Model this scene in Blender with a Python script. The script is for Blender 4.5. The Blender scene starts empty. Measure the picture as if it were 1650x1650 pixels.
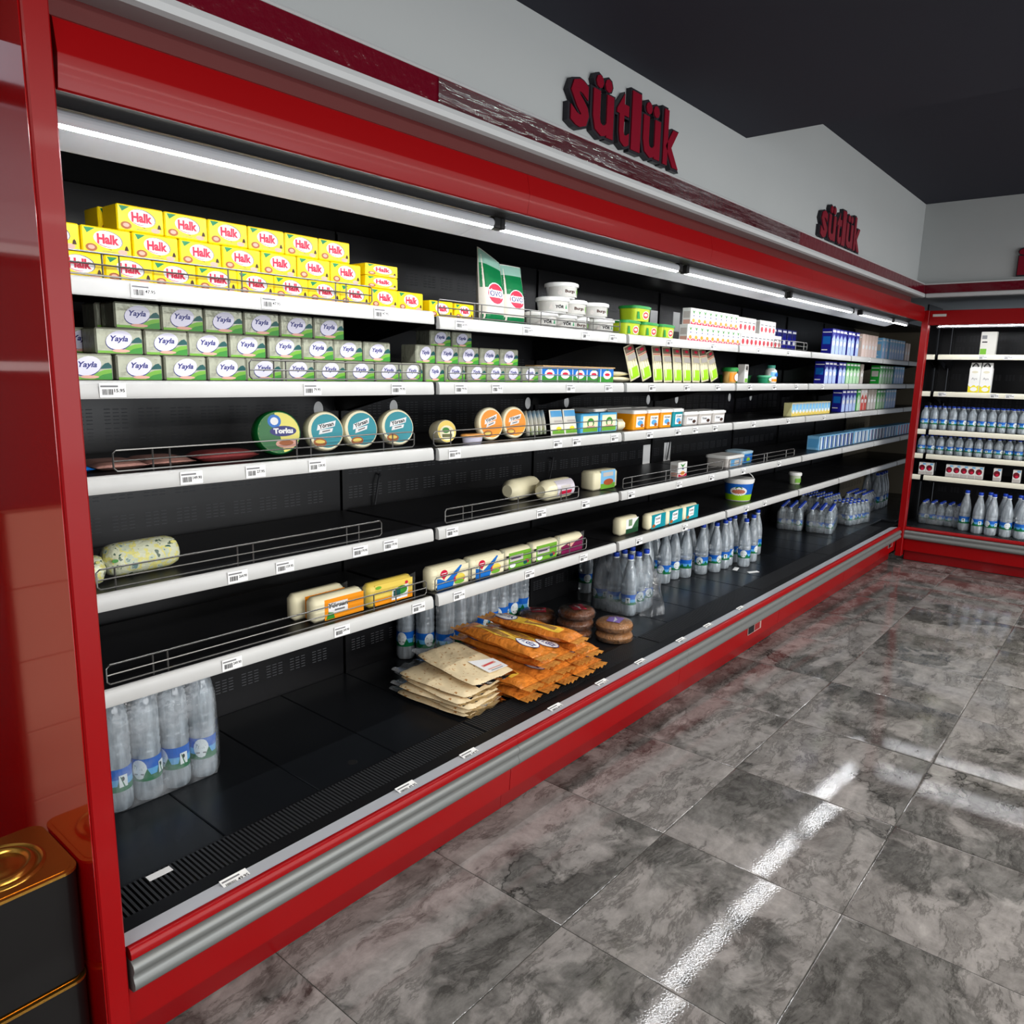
import bpy, math, random
from mathutils import Vector, Matrix
random.seed(7)
scene = bpy.context.scene
col = scene.collection
PI = math.pi

# ------------------------------------------------------------------ camera
cam_d = bpy.data.cameras.new('camera'); cam = bpy.data.objects.new('camera', cam_d); col.objects.link(cam)
cam_d.sensor_width = 36.0; cam_d.lens = 36.0 * 1223.07 / 1650.0; cam_d.clip_start = .05; cam_d.clip_end = 60
cam.location = (-0.6482, -1.9519, 1.55)
cam.rotation_euler = (math.radians(79.467), math.radians(-1.2371), math.radians(-49.9611))
scene.camera = cam

# ------------------------------------------------------------------ world, large lights, exposure
world = bpy.data.worlds.new('World'); scene.world = world; world.use_nodes = True
world.node_tree.nodes['Background'].inputs[0].default_value = (0.80, 0.88, 1.0, 1)
world.node_tree.nodes['Background'].inputs[1].default_value = 0.50
def area(name, loc, sx, sy, power, rot=(0, 0, 0), color=(1, .97, .93)):
    l = bpy.data.lights.new(name, 'AREA'); l.shape = 'RECTANGLE'; l.size = sx; l.size_y = sy; l.energy = power; l.color = color
    o = bpy.data.objects.new(name, l); o.location = loc; o.rotation_euler = rot; col.objects.link(o); return o
STORE = 0.5
area('store_and_fill_light', (2.6, -3.1, 2.60), 6.0, .30, 300 * STORE)
area('store_and_fill_light', (2.2, -5.4, 2.60), 6.0, .30, 420 * STORE)
area('store_and_fill_light', (-1.7, -2.0, 2.60), .30, 2.4, 110 * STORE)  # added fill lamp, brightens the red end panel and its mirrored cartons
area('added_front_fill', (2.5, -9.2, 1.45), 9.0, 2.3, 420, (PI / 2, 0, 0), (.96, .98, 1))  # added fill from behind the camera, brightens the goods on the deck
TUBE = 46.0
vs = scene.view_settings
vs.view_transform = 'Standard'; vs.look = 'None'; vs.exposure = 0.08; vs.gamma = 1.0; vs.use_curve_mapping = False
scene.cycles.max_bounces = 8; scene.cycles.transparent_max_bounces = 24
scene.cycles.sample_clamp_indirect = 6.0; scene.cycles.use_denoising = True
scene.cycles.caustics_reflective = False; scene.cycles.caustics_refractive = False

# ------------------------------------------------------------------ materials
def lin(c):
    return tuple(((v / 255.) / 12.92 if v / 255. <= .04045 else ((v / 255. + .055) / 1.055) ** 2.4) for v in c)
_m = {}
def mat(name, rgb=(128, 128, 128), rough=.5, metal=0., coat=0., bump=0., bscale=60., var=0., vscale=8., spec=.28, alpha=1., emit=None, trans=0.):
    if name in _m: return _m[name]
    m = bpy.data.materials.new(name); m.use_nodes = True; _m[name] = m
    nt = m.node_tree; n = nt.nodes; b = n['Principled BSDF']
    b.inputs['Base Color'].default_value = lin(rgb) + (1,)
    b.inputs['Roughness'].default_value = rough; b.inputs['Metallic'].default_value = metal
    b.inputs['Coat Weight'].default_value = coat; b.inputs['Coat Roughness'].default_value = .06
    b.inputs['Specular IOR Level'].default_value = spec
    b.inputs['Transmission Weight'].default_value = trans
    if emit:
        b.inputs['Emission Color'].default_value = lin(emit[0]) + (1,); b.inputs['Emission Strength'].default_value = emit[1]
    if bump or var:
        tc = n.new('ShaderNodeTexCoord')
    if bump:
        no = n.new('ShaderNodeTexNoise'); no.inputs['Scale'].default_value = bscale; no.inputs['Detail'].default_value = 3
        bu = n.new('ShaderNodeBump'); bu.inputs['Strength'].default_value = bump; bu.inputs['Distance'].default_value = .01
        nt.links.new(tc.outputs['Object'], no.inputs['Vector']); nt.links.new(no.outputs['Fac'], bu.inputs['Height'])
        nt.links.new(bu.outputs['Normal'], b.inputs['Normal'])
    if var:
        no = n.new('ShaderNodeTexNoise'); no.inputs['Scale'].default_value = vscale; no.inputs['Detail'].default_value = 4
        mx = n.new('ShaderNodeMix'); mx.data_type = 'RGBA'
        c = lin(rgb)
        mx.inputs['A'].default_value = tuple(v * (1 - var) for v in c) + (1,); mx.inputs['B'].default_value = tuple(min(1, v * (1 + var)) for v in c) + (1,)
        nt.links.new(tc.outputs['Object'], no.inputs['Vector']); nt.links.new(no.outputs['Fac'], mx.inputs['Factor'])
        nt.links.new(mx.outputs['Result'], b.inputs['Base Color'])
    return m
def clear_mat(name, rgb, body=.45, rough=.12, bump=0., bscale=40., noise_body=0., ior=1.38, glass=0., glint_streak=None):
    """clear plastic: part see-through, part pale light-scattering body with a glossy skin; optional painted-in highlight streaks"""
    m = mat(name, rgb, rough, 0, 0, bump, bscale)
    nt = m.node_tree; n = nt.nodes; b = n['Principled BSDF']
    b.inputs['Subsurface Weight'].default_value = 0
    tr = n.new('ShaderNodeBsdfTransparent'); tr.inputs[0].default_value = (.95, .97, .98, 1)
    gl = n.new('ShaderNodeBsdfGlossy'); gl.inputs['Roughness'].default_value = rough; gl.inputs[0].default_value = (1, 1, 1, 1)
    b.inputs['Specular IOR Level'].default_value = .0; b.inputs['Roughness'].default_value = .6
    m1 = n.new('ShaderNodeMixShader'); m1.inputs[0].default_value = body; m2 = n.new('ShaderNodeMixShader')
    if noise_body:
        tc = n.new('ShaderNodeTexCoord'); no = n.new('ShaderNodeTexNoise'); no.inputs['Scale'].default_value = bscale * .5; no.inputs['Detail'].default_value = 5
        if glint_streak:
            mq = n.new('ShaderNodeMapping'); mq.inputs['Scale'].default_value = glint_streak; nt.links.new(tc.outputs['Object'], mq.inputs[0])
        mr = n.new('ShaderNodeMapRange'); mr.inputs['From Min'].default_value = .42; mr.inputs['From Max'].default_value = .72; mr.inputs['To Min'].default_value = body * (.72 if glint_streak else .4); mr.inputs['To Max'].default_value = body + noise_body
        nt.links.new((mq if glint_streak else tc).outputs['Vector' if glint_streak else 'Object'], no.inputs['Vector']); nt.links.new(no.outputs['Fac'], mr.inputs['Value']); nt.links.new(mr.outputs[0], m1.inputs[0])
    fr = n.new('ShaderNodeFresnel'); fr.inputs[0].default_value = ior
    if bump:
        bu = [q for q in n if q.type == 'BUMP'][0]; nt.links.new(bu.outputs[0], gl.inputs['Normal']); nt.links.new(bu.outputs[0], fr.inputs['Normal'])
    if glass:
        gs = n.new('ShaderNodeBsdfRefraction'); gs.inputs['IOR'].default_value = 1.2; gs.inputs['Roughness'].default_value = .03; mg = n.new('ShaderNodeMixShader'); mg.inputs[0].default_value = glass
        nt.links.new(tr.outputs[0], mg.inputs[1]); nt.links.new(gs.outputs[0], mg.inputs[2]); tr = mg
        if bump: nt.links.new([q for q in n if q.type == 'BUMP'][0].outputs[0], gs.inputs['Normal'])
    tl = n.new('ShaderNodeBsdfTranslucent'); tl.inputs[0].default_value = lin(rgb) + (1,)
    mb = n.new('ShaderNodeMixShader'); mb.inputs[0].default_value = .35; nt.links.new(b.outputs[0], mb.inputs[1]); nt.links.new(tl.outputs[0], mb.inputs[2])
    nt.links.new(tr.outputs[0], m1.inputs[1]); nt.links.new(mb.outputs[0], m1.inputs[2])
    nt.links.new(fr.outputs[0], m2.inputs[0]); nt.links.new(m1.outputs[0], m2.inputs[1]); nt.links.new(gl.outputs[0], m2.inputs[2])
    nt.links.new(m2.outputs[0], n['Material Output'].inputs['Surface'])
    return m
RED = mat('red_paint', (138, 2, 6), .34, coat=.03, spec=.2)
RED_DARK = mat('red_plinth_paint', (120, 4, 9), .3, coat=.2)
RED_SIDE = mat('red_gloss_panel', (164, 3, 6), .10, coat=.8, bump=.012, bscale=22, spec=.5)
BLACK = mat('black_steel', (12, 12, 14), .42, var=.2, vscale=5, spec=.3)
BLACK_PANEL = mat('black_back_steel', (16, 16, 18), .36, var=.25, vscale=3, spec=.3)
BEIGE_PANEL = mat('beige_back_steel', (150, 140, 122), .4, var=.12, vscale=3)
DECK = mat('black_deck_steel', (20, 22, 25), .28, var=.3, vscale=4)
SHELF = mat('black_shelf_steel', (24, 24, 26), .36, var=.35, vscale=6)
SLOT = mat('vent_slot_lit_edge', (64, 65, 68), .5)  # lighter grey paints in the light caught by the slits
SLOT_DARK = mat('vent_slot_dark', (6, 6, 7), .7)
RAIL = mat('white_price_rail', (196, 196, 193), .3, var=.06, vscale=12)
RAIL_CREAM = mat('cream_price_rail', (232, 228, 208), .3, var=.05, vscale=12)
ALU = mat('grey_bumper', (118, 120, 118), .42, metal=.35)
STRIP = mat('grey_price_strip', (190, 193, 198), .25)
WIRE = mat('wire_steel', (112, 111, 108), .36, metal=.8)
CARD = mat('white_card', (240, 240, 238), .55)
INK = mat('ink_black', (18, 18, 20), .6)
GREY = mat('ink_grey', (120, 120, 122), .6)
WHITE = mat('white_plastic', (238, 238, 234), .35)
WHITE_PRINT = mat('white_print', (240, 240, 240), .45)
TUBE_M = mat('lamp_tube_glow', (255, 255, 255), .4, emit=((250, 252, 255), TUBE))
HOUS = mat('lamp_housing_grey', (26, 26, 26), .5, spec=.25)
REFL = mat('lamp_reflector_grey', (186, 188, 192), .5)
WALL = mat('grey_plaster', (180, 183, 182), .8, var=.03, vscale=2)
CEIL = mat('dark_ceiling_paint', (46, 47, 58), .8)
BURG = mat('burgundy_foil', (96, 8, 26), .16, coat=.3, bump=.5, bscale=26)
MOULD = mat('moulding_paint', (192, 194, 194), .45)
FILLER = mat('dark_red_filler', (96, 34, 32), .35)
GOLD = mat('gold_tin', (190, 140, 62), .26, metal=.95)
BLACKTIN = mat('black_tin_print', (16, 15, 15), .3)
WATER = clear_mat('clear_bottle', (234, 246, 255), .52, .05, .4, 22, .30, 1.5, .6, (4.5, 4.5, .9))  # pale upright streaks in the body paint in highlights
WATER_S = clear_mat('clear_small_bottle', (230, 244, 253), .46, .05, .4, 34, .32, 1.5, .5, (4.5, 4.5, .9))  # same painted-in highlight streaks for the small bottles
FILM = clear_mat('shrink_film', (242, 247, 252), .14, .09, .6, 22, .22, 1.35)
FILM_CLEAR = clear_mat('clear_wrap', (240, 240, 236), .02, .10, .25, 40, .05, 1.18)
BANDFILM = clear_mat('band_film', (245, 245, 245), .03, .06, .9, 30, .10, 2.3)
for q in BANDFILM.node_tree.nodes:
    if q.type == 'TEX_NOISE':
        mp_ = BANDFILM.node_tree.nodes.new('ShaderNodeMapping'); mp_.inputs['Scale'].default_value = (.16, 1, 1.6)
        src = q.inputs['Vector'].links[0].from_socket; BANDFILM.node_tree.links.new(src, mp_.inputs[0]); BANDFILM.node_tree.links.new(mp_.outputs[0], q.inputs['Vector'])
CAP = mat('blue_cap', (28, 66, 178), .4)
SKY1 = mat('label_sky_blue', (20, 96, 190), .35); SKY2 = mat('label_pale_blue', (92, 168, 220), .35)
TREE = mat('label_tree_green', (14, 108, 62), .35); LABW = mat('label_white', (225, 232, 232), .35)
YEL = mat('pack_yellow', (250, 218, 10), .32, bump=.06, bscale=40); GREEN = mat('print_green', (12, 128, 78), .4)
REDI = mat('print_red', (205, 22, 62), .4); NAVY = mat('print_navy', (38, 42, 116), .4); BROWN = mat('print_brown', (165, 92, 42), .45)
PINK = mat('print_pink', (222, 168, 150), .45); DBROWN = mat('print_dark_brown', (64, 38, 26), .5)
FOIL = mat('pack_foil', (150, 152, 134), .34, metal=.25, bump=.5, bscale=30, spec=.3)
LILAC = mat('print_lilac', (216, 214, 232), .35); FIELD = mat('print_field_green', (112, 172, 52), .4); FIELD2 = mat('print_meadow_green', (52, 138, 44), .4)
DTREE = mat('print_dark_tree', (6, 78, 76), .4)
TEAL = mat('print_teal', (0, 142, 156), .35); ORANGE = mat('print_orange', (244, 150, 22), .35); CREAM = mat('cheese_cream', (240, 232, 196), .4)
YCHEESE = mat('cheese_yellow', (236, 206, 92), .35); LIME = mat('print_lime', (150, 208, 20), .4); BLUE = mat('print_blue', (24, 110, 196), .35)
LBLUE = mat('print_light_blue', (126, 190, 232), .35); DBLUE = mat('carton_deep_blue', (30, 32, 140), .35); PURP = mat('print_purple', (122, 20, 72), .4)
TUBG = mat('tub_green', (40, 140, 62), .35); TUBY = mat('tub_yellow_green', (176, 196, 40), .35)
BREAD = mat('flatbread', (232, 212, 172), .5, var=.22, vscale=26, bump=.2, bscale=60)
BREADB = mat('bread_brown', (104, 60, 34), .3, var=.5, vscale=30, bump=1., bscale=44)
BREADT = mat('bread_tan', (160, 110, 68), .3, var=.5, vscale=30, bump=1., bscale=44)
STICK = mat('bread_bag_orange', (206, 122, 46), .13, var=.6, vscale=30, bump=.8, bscale=50)
STICKY = mat('bread_bag_yellow', (238, 190, 70), .25, var=.25, vscale=26)
GSIGN = mat('sign_burgundy', (128, 14, 36), .3); GEDGE = mat('sign_dark_edge', (38, 36, 42), .4)
MEAT = mat('meat_pink', (186, 138, 126), .35, var=.35, vscale=40); MEATR = mat('meat_red', (140, 62, 62), .35, var=.3, vscale=40)
GREYC = mat('carton_grey', (198, 192, 186), .4); LGREEN = mat('carton_green', (30, 150, 50), .4); PEACH = mat('carton_peach', (222, 196, 182), .4)

def marble():
    m = mat('grey_marble_tile', (110, 108, 105), .05, coat=0, spec=.5); nt = m.node_tree; n = nt.nodes; L = nt.links.new; b = n['Principled BSDF']
    tc = n.new('ShaderNodeTexCoord'); oi = n.new('ShaderNodeObjectInfo')
    sn = n.new('ShaderNodeMath'); sn.operation = 'MULTIPLY'; sn.inputs[1].default_value = 37.0; L(oi.outputs['Random'], sn.inputs[0])
    cb = n.new('ShaderNodeCombineXYZ'); L(sn.outputs[0], cb.inputs[0]); L(sn.outputs[0], cb.inputs[2])
    av = n.new('ShaderNodeVectorMath'); av.operation = 'ADD'; L(tc.outputs['Object'], av.inputs[0]); L(cb.outputs[0], av.inputs[1])
    mp = n.new('ShaderNodeMapping'); mp.inputs['Rotation'].default_value = (0, 0, math.radians(35)); mp.inputs['Scale'].default_value = (2.2, 5.0, 1)
    nw_ = n.new('ShaderNodeTexNoise'); nw_.inputs['Scale'].default_value = 2.6; nw_.inputs['Detail'].default_value = 4; L(av.outputs[0], nw_.inputs[0])
    ws = n.new('ShaderNodeVectorMath'); ws.operation = 'MULTIPLY_ADD'; ws.inputs[1].default_value = (.20, .20, .20); L(nw_.outputs['Color'], ws.inputs[0]); L(av.outputs[0], ws.inputs[2])
    L(ws.outputs[0], mp.inputs[0]); mp.inputs['Scale'].default_value = (1.6, 7.5, 1)
    n0 = n.new('ShaderNodeTexNoise'); n0.inputs['Scale'].default_value = 3.0; n0.inputs['Detail'].default_value = 12; n0.inputs['Roughness'].default_value = .72; L(mp.outputs[0], n0.inputs[0])
    n2 = n.new('ShaderNodeTexNoise'); n2.inputs['Scale'].default_value = 3.2; n2.inputs['Detail'].default_value = 7; n2.inputs['Roughness'].default_value = .6; L(ws.outputs[0], n2.inputs[0])
    n0.inputs['Scale'].default_value = 1.7; mp.inputs['Scale'].default_value = (1.5, 4.5, 1); n2.inputs['Scale'].default_value = 2.0
    n1 = n.new('ShaderNodeTexNoise'); n1.inputs['Scale'].default_value = 13; n1.inputs['Detail'].default_value = 9; n1.inputs['Roughness'].default_value = .7; L(ws.outputs[0], n1.inputs[0])
    mm = n.new('ShaderNodeMix'); mm.data_type = 'FLOAT'; mm.inputs['Factor'].default_value = .5; L(n0.outputs['Fac'], mm.inputs['A']); L(n1.outputs['Fac'], mm.inputs['B'])
    rA = n.new('ShaderNodeValToRGB'); e = rA.color_ramp.elements; e[0].position = .38; e[0].color = lin((62, 60, 58)) + (1,); e[1].position = .62; e[1].color = lin((118, 115, 112)) + (1,); k = e.new(.5); k.color = lin((90, 88, 85)) + (1,)
    rB = n.new('ShaderNodeValToRGB'); e = rB.color_ramp.elements; e[0].position = .36; e[0].color = lin((94, 91, 88)) + (1,); e[1].position = .64; e[1].color = lin((150, 146, 142)) + (1,); k = e.new(.5); k.color = lin((124, 120, 117)) + (1,)
    L(mm.outputs['Result'], rA.inputs[0]); L(mm.outputs['Result'], rB.inputs[0])
    rm = n.new('ShaderNodeValToRGB'); e = rm.color_ramp.elements; e[0].position = .452; e[1].position = .50; L(n2.outputs['Fac'], rm.inputs[0])
    rq = n.new('ShaderNodeMix'); rq.data_type = 'RGBA'; L(rm.outputs[0], rq.inputs['Factor']); L(rA.outputs[0], rq.inputs['A']); L(rB.outputs[0], rq.inputs['B'])
    s0 = n.new('ShaderNodeMath'); s0.operation = 'SUBTRACT'; s0.inputs[1].default_value = .47; L(n0.outputs['Fac'], s0.inputs[0])
    a0 = n.new('ShaderNodeMath'); a0.operation = 'ABSOLUTE'; L(s0.outputs[0], a0.inputs[0])
    rs_ = n.new('ShaderNodeValToRGB'); e = rs_.color_ramp.elements; e[0].position = 0; e[0].color = (.45, .45, .44, 1); e[1].position = .03; e[1].color = (1, 1, 1, 1); L(a0.outputs[0], rs_.inputs[0])
    r = n.new('ShaderNodeMix'); r.data_type = 'RGBA'; r.blend_type = 'MULTIPLY'; r.inputs['Factor'].default_value = .8; L(rq.outputs['Result'], r.inputs['A']); L(rs_.outputs[0], r.inputs['B'])
    s = n.new('ShaderNodeMath'); s.operation = 'SUBTRACT'; s.inputs[1].default_value = .452; L(n2.outputs['Fac'], s.inputs[0])
    a = n.new('ShaderNodeMath'); a.operation = 'ABSOLUTE'; L(s.outputs[0], a.inputs[0])
    r2 = n.new('ShaderNodeValToRGB'); f = r2.color_ramp.elements; f[0].position = 0; f[0].color = (.22, .22, .22, 1); f[1].position = .012; f[1].color = (1, 1, 1, 1); L(a.outputs[0], r2.inputs[0])
    n3 = n.new('ShaderNodeTexNoise'); n3.inputs['Scale'].default_value = 1.3; n3.inputs['Detail'].default_value = 2; L(av.outputs[0], n3.inputs[0])
    r3 = n.new('ShaderNodeValToRGB'); g = r3.color_ramp.elements; g[0].position = .5; g[0].color = (0, 0, 0, 1); g[1].position = .62; g[1].color = (1, 1, 1, 1); L(n3.outputs['Fac'], r3.inputs[0])
    mx = n.new('ShaderNodeMix'); mx.data_type = 'RGBA'; mx.blend_type = 'MULTIPLY'; L(r3.outputs[0], mx.inputs['Factor']); L(r.outputs['Result'], mx.inputs['A']); L(r2.outputs[0], mx.inputs['B'])
    L(mx.outputs['Result'], b.inputs['Base Color'])
    n4 = n.new('ShaderNodeTexNoise'); n4.inputs['Scale'].default_value = 160; L(tc.outputs['Object'], n4.inputs[0])
    bu = n.new('ShaderNodeBump'); bu.inputs['Strength'].default_value = .02; bu.inputs['Distance'].default_value = .01; L(n4.outputs['Fac'], bu.inputs['Height']); L(bu.outputs[0], b.inputs['Normal'])
    return m
MARBLE = marble()
GROUT = mat('grout', (98, 96, 92), .7)

# ------------------------------------------------------------------ mesh helpers
class MB:
    def __init__(s): s.v = []; s.f = []; s.m = []; s.mats = []
    def mi(s, m):
        if m not in s.mats: s.mats.append(m)
        return s.mats.index(m)
    def add(s, vs, fs, m):
        o = len(s.v); s.v += [tuple(v) for v in vs]; k = s.mi(m)
        for f in fs: s.f.append([i + o for i in f]); s.m.append(k)
    def box(s, x0, x1, y0, y1, z0, z1, m, c=0.):
        if c <= 0:
            s.add([(x0, y0, z0), (x1, y0, z0), (x1, y1, z0), (x0, y1, z0), (x0, y0, z1), (x1, y0, z1), (x1, y1, z1), (x0, y1, z1)],
                  [(0, 3, 2, 1), (4, 5, 6, 7), (0, 1, 5, 4), (1, 2, 6, 5), (2, 3, 7, 6), (3, 0, 4, 7)], m)
        else:
            vs, idx = [], {}
            for ix, X in enumerate((x0, x1)):
                for iy, Y in enumerate((y0, y1)):
                    for iz, Z in enumerate((z0, z1)):
                        sx, sy, sz = (c if ix == 0 else -c), (c if iy == 0 else -c), (c if iz == 0 else -c)
                        idx[ix, iy, iz] = len(vs); vs += [(X, Y + sy, Z + sz), (X + sx, Y, Z + sz), (X + sx, Y + sy, Z)]
            fs = []
            for k in (0, 1):
                q = [idx[k, 0, 0], idx[k, 1, 0], idx[k, 1, 1], idx[k, 0, 1]]; fs.append(q if k else q[::-1])
                q = [idx[0, k, 0] + 1, idx[0, k, 1] + 1, idx[1, k, 1] + 1, idx[1, k, 0] + 1]; fs.append(q if k else q[::-1])
                q = [idx[0, 0, k] + 2, idx[1, 0, k] + 2, idx[1, 1, k] + 2, idx[0, 1, k] + 2]; fs.append(q if k else q[::-1])
            for a in (0, 1):
                for b in (0, 1):
                    p, q = idx[a, b, 0], idx[a, b, 1]; f = [p, p + 1, q + 1, q]; fs.append(f if (a == b) else f[::-1])
                    p, q = idx[a, 0, b], idx[a, 1, b]; f = [p + 2, p, q, q + 2]; fs.append(f if (a == b) else f[::-1])
                    p, q = idx[0, a, b], idx[1, a, b]; f = [p + 1, p + 2, q + 2, q + 1]; fs.append(f if (a == b) else f[::-1])
                    for d in (0, 1):
                        p = idx[a, b, d]; f = [p, p + 1, p + 2]; fs.append(f[::-1] if (a + b + d) % 2 == 0 else f)
            s.add(vs, fs, m)
    def prism_x(s, prof, x0, x1, m, cap=True):
        n = len(prof); vs = [(x0, y, z) for y, z in prof] + [(x1, y, z) for y, z in prof]
        fs = [(i, (i + 1) % n, n + (i + 1) % n, n + i) for i in range(n)]
        if cap: fs += [tuple(range(n))[::-1], tuple(range(n, 2 * n))]
        s.add(vs, fs, m)
    def prism_z(s, prof, z0, z1, m, top=1.0):
        n = len(prof); cx = sum(p[0] for p in prof) / n; cy = sum(p[1] for p in prof) / n
        vs = [(x, y, z0) for x, y in prof] + [(cx + (x - cx) * top, cy + (y - cy) * top, z1) for x, y in prof]
        fs = [(i, (i + 1) % n, n + (i + 1) % n, n + i) for i in range(n)] + [tuple(range(n))[::-1], tuple(range(n, 2 * n))]
        s.add(vs, fs, m)
    def prism_y(s, prof, y0, y1, m):
        n = len(prof); vs = [(x, y0, z) for x, z in prof] + [(x, y1, z) for x, z in prof]
        fs = [((i + 1) % n, i, n + i, n + (i + 1) % n) for i in range(n)] + [tuple(range(n)), tuple(range(n, 2 * n))[::-1]]
        s.add(vs, fs, m)
    def lathe(s, prof, seg, m, cx=0, cy=0, sx=1., sy=1.):
        vs = []; fs = []
        for r, z in prof:
            for k in range(seg):
                a = 2 * PI * k / seg; vs.append((cx + r * math.cos(a) * sx, cy + r * math.sin(a) * sy, z))
        for i in range(len(prof) - 1):
            for k in range(seg):
                fs.append((i * seg + k, i * seg + (k + 1) % seg, (i + 1) * seg + (k + 1) % seg, (i + 1) * seg + k))
        fs.append(tuple(range(seg))[::-1]); t = (len(prof) - 1) * seg; fs.append(tuple(range(t, t + seg)))
        s.add(vs, fs, m)
    def tube(s, pts, r, m, seg=5):
        pts = [Vector(p) for p in pts]; vs = []; fs = []
        for i, p in enumerate(pts):
            d = (pts[min(i + 1, len(pts) - 1)] - pts[max(i - 1, 0)]).normalized()
            u = d.orthogonal().normalized() if i == 0 else (u - d * u.dot(d)).normalized()
            w = d.cross(u)
            for k in range(seg):
                a = 2 * PI * k / seg; vs.append(p + u * r * math.cos(a) + w * r * math.sin(a))
        for i in range(len(pts) - 1):
            for k in range(seg):
                fs.append((i * seg + k, i * seg + (k + 1) % seg, (i + 1) * seg + (k + 1) % seg, (i + 1) * seg + k))
        fs += [tuple(range(seg))[::-1], tuple(range((len(pts) - 1) * seg, len(pts) * seg))]
        s.add(vs, fs, m)
    def grid(s, fn, nu, nv, m, flip=False):
        vs = [fn(i / nu, j / nv) for j in range(nv + 1) for i in range(nu + 1)]; fs = []
        for j in range(nv):
            for i in range(nu):
                q = (j * (nu + 1) + i, j * (nu + 1) + i + 1, (j + 1) * (nu + 1) + i + 1, (j + 1) * (nu + 1) + i); fs.append(q[::-1] if flip else q)
        s.add(vs, fs, m)
    def mesh(s, name, smooth=False):
        me = bpy.data.meshes.new(name); me.from_pydata(s.v, [], s.f)
        for m in s.mats: me.materials.append(m)
        me.polygons.foreach_set('material_index', s.m)
        if smooth:
            me.polygons.foreach_set('use_smooth', [True] * len(s.f))
            try: me.set_sharp_from_angle(angle=math.radians(smooth if smooth is not True else 40))
            except Exception: pass
        me.update(); return me
def link(name, data, parent=None, loc=None, rz=None, kind=None, label=None):
    o = bpy.data.objects.new(name, data); col.objects.link(o)
    if parent is not None: o.parent = parent
    if loc is not None: o.location = loc
    if rz is not None: o.rotation_euler = (0, 0, rz)
    if kind: o['kind'] = kind
    if label: o['label'] = label
    return o
def build(name, fn, parent=None, smooth=False, **kw):
    b = MB(); fn(b); return link(name, b.mesh(name, smooth), parent, **kw)
def tag(o, label, cat, group=None):
    o['label'] = label; o['category'] = cat
    if group: o['group'] = group
    return o
def dup(root, loc, rz=0., label=None, group=None, scale=None, rot=None):
    r = root.copy(); col.objects.link(r); r.location = loc; r.rotation_euler = rot if rot else (0, 0, rz)
    if scale: r.scale = scale
    if label: r['label'] = label
    if group: r['group'] = group
    for ch in root.children:
        c = ch.copy(); col.objects.link(c); c.parent = r
        for g in ch.children:
            d = g.copy(); col.objects.link(d); d.parent = c
    return r
class Proto:
    """first placing moves the thing itself, later ones copy it with its parts"""
    def __init__(s, root): s.r = root; s.used = False
    def put(s, loc, label, group=None, rz=0., scale=None, rot=None):
        if not s.used:
            s.used = True; s.r.location = loc; s.r.rotation_euler = rot if rot else (0, 0, rz); s.r['label'] = label
            if scale: s.r.scale = scale
            if group: s.r['group'] = group
            s.first = s.r; return s.r
        o = dup(s.r, loc, rz, label, group, scale or (1, 1, 1), rot)
        return o
ORD = 'first second third fourth fifth sixth seventh eighth ninth tenth eleventh twelfth thirteenth fourteenth fifteenth sixteenth'.split()

_tc = {}
def text2d(body, bold=0., shear=0.):
    k = (body, bold, shear)
    if k in _tc: return _tc[k]
    cu = bpy.data.curves.new('lettering', 'FONT'); cu.body = body; cu.align_x = 'CENTER'; cu.resolution_u = 2; cu.offset = bold; cu.shear = shear
    ob = bpy.data.objects.new('lettering', cu); col.objects.link(ob)
    dg = bpy.context.evaluated_depsgraph_get(); ev = ob.evaluated_get(dg); me = ev.to_mesh()
    vs = [(v.co.x, v.co.y) for v in me.vertices]; fs = []
    for p in me.polygons:
        ids = list(p.vertices); a = sum(vs[ids[i]][0] * vs[ids[(i + 1) % len(ids)]][1] - vs[ids[(i + 1) % len(ids)]][0] * vs[ids[i]][1] for i in range(len(ids)))
        fs.append(ids if a > 0 else ids[::-1])
    ev.to_mesh_clear(); bpy.data.objects.remove(ob); bpy.data.curves.remove(cu)
    x0 = min(v[0] for v in vs); x1 = max(v[0] for v in vs); y0 = min(v[1] for v in vs); y1 = max(v[1] for v in vs)
    vs = [((x - (x0 + x1) / 2) / (x1 - x0), (y - (y0 + y1) / 2) / (y1 - y0)) for x, y in vs]
    _tc[k] = (vs, fs, (x1 - x0) / (y1 - y0)); return _tc[k]
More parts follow.
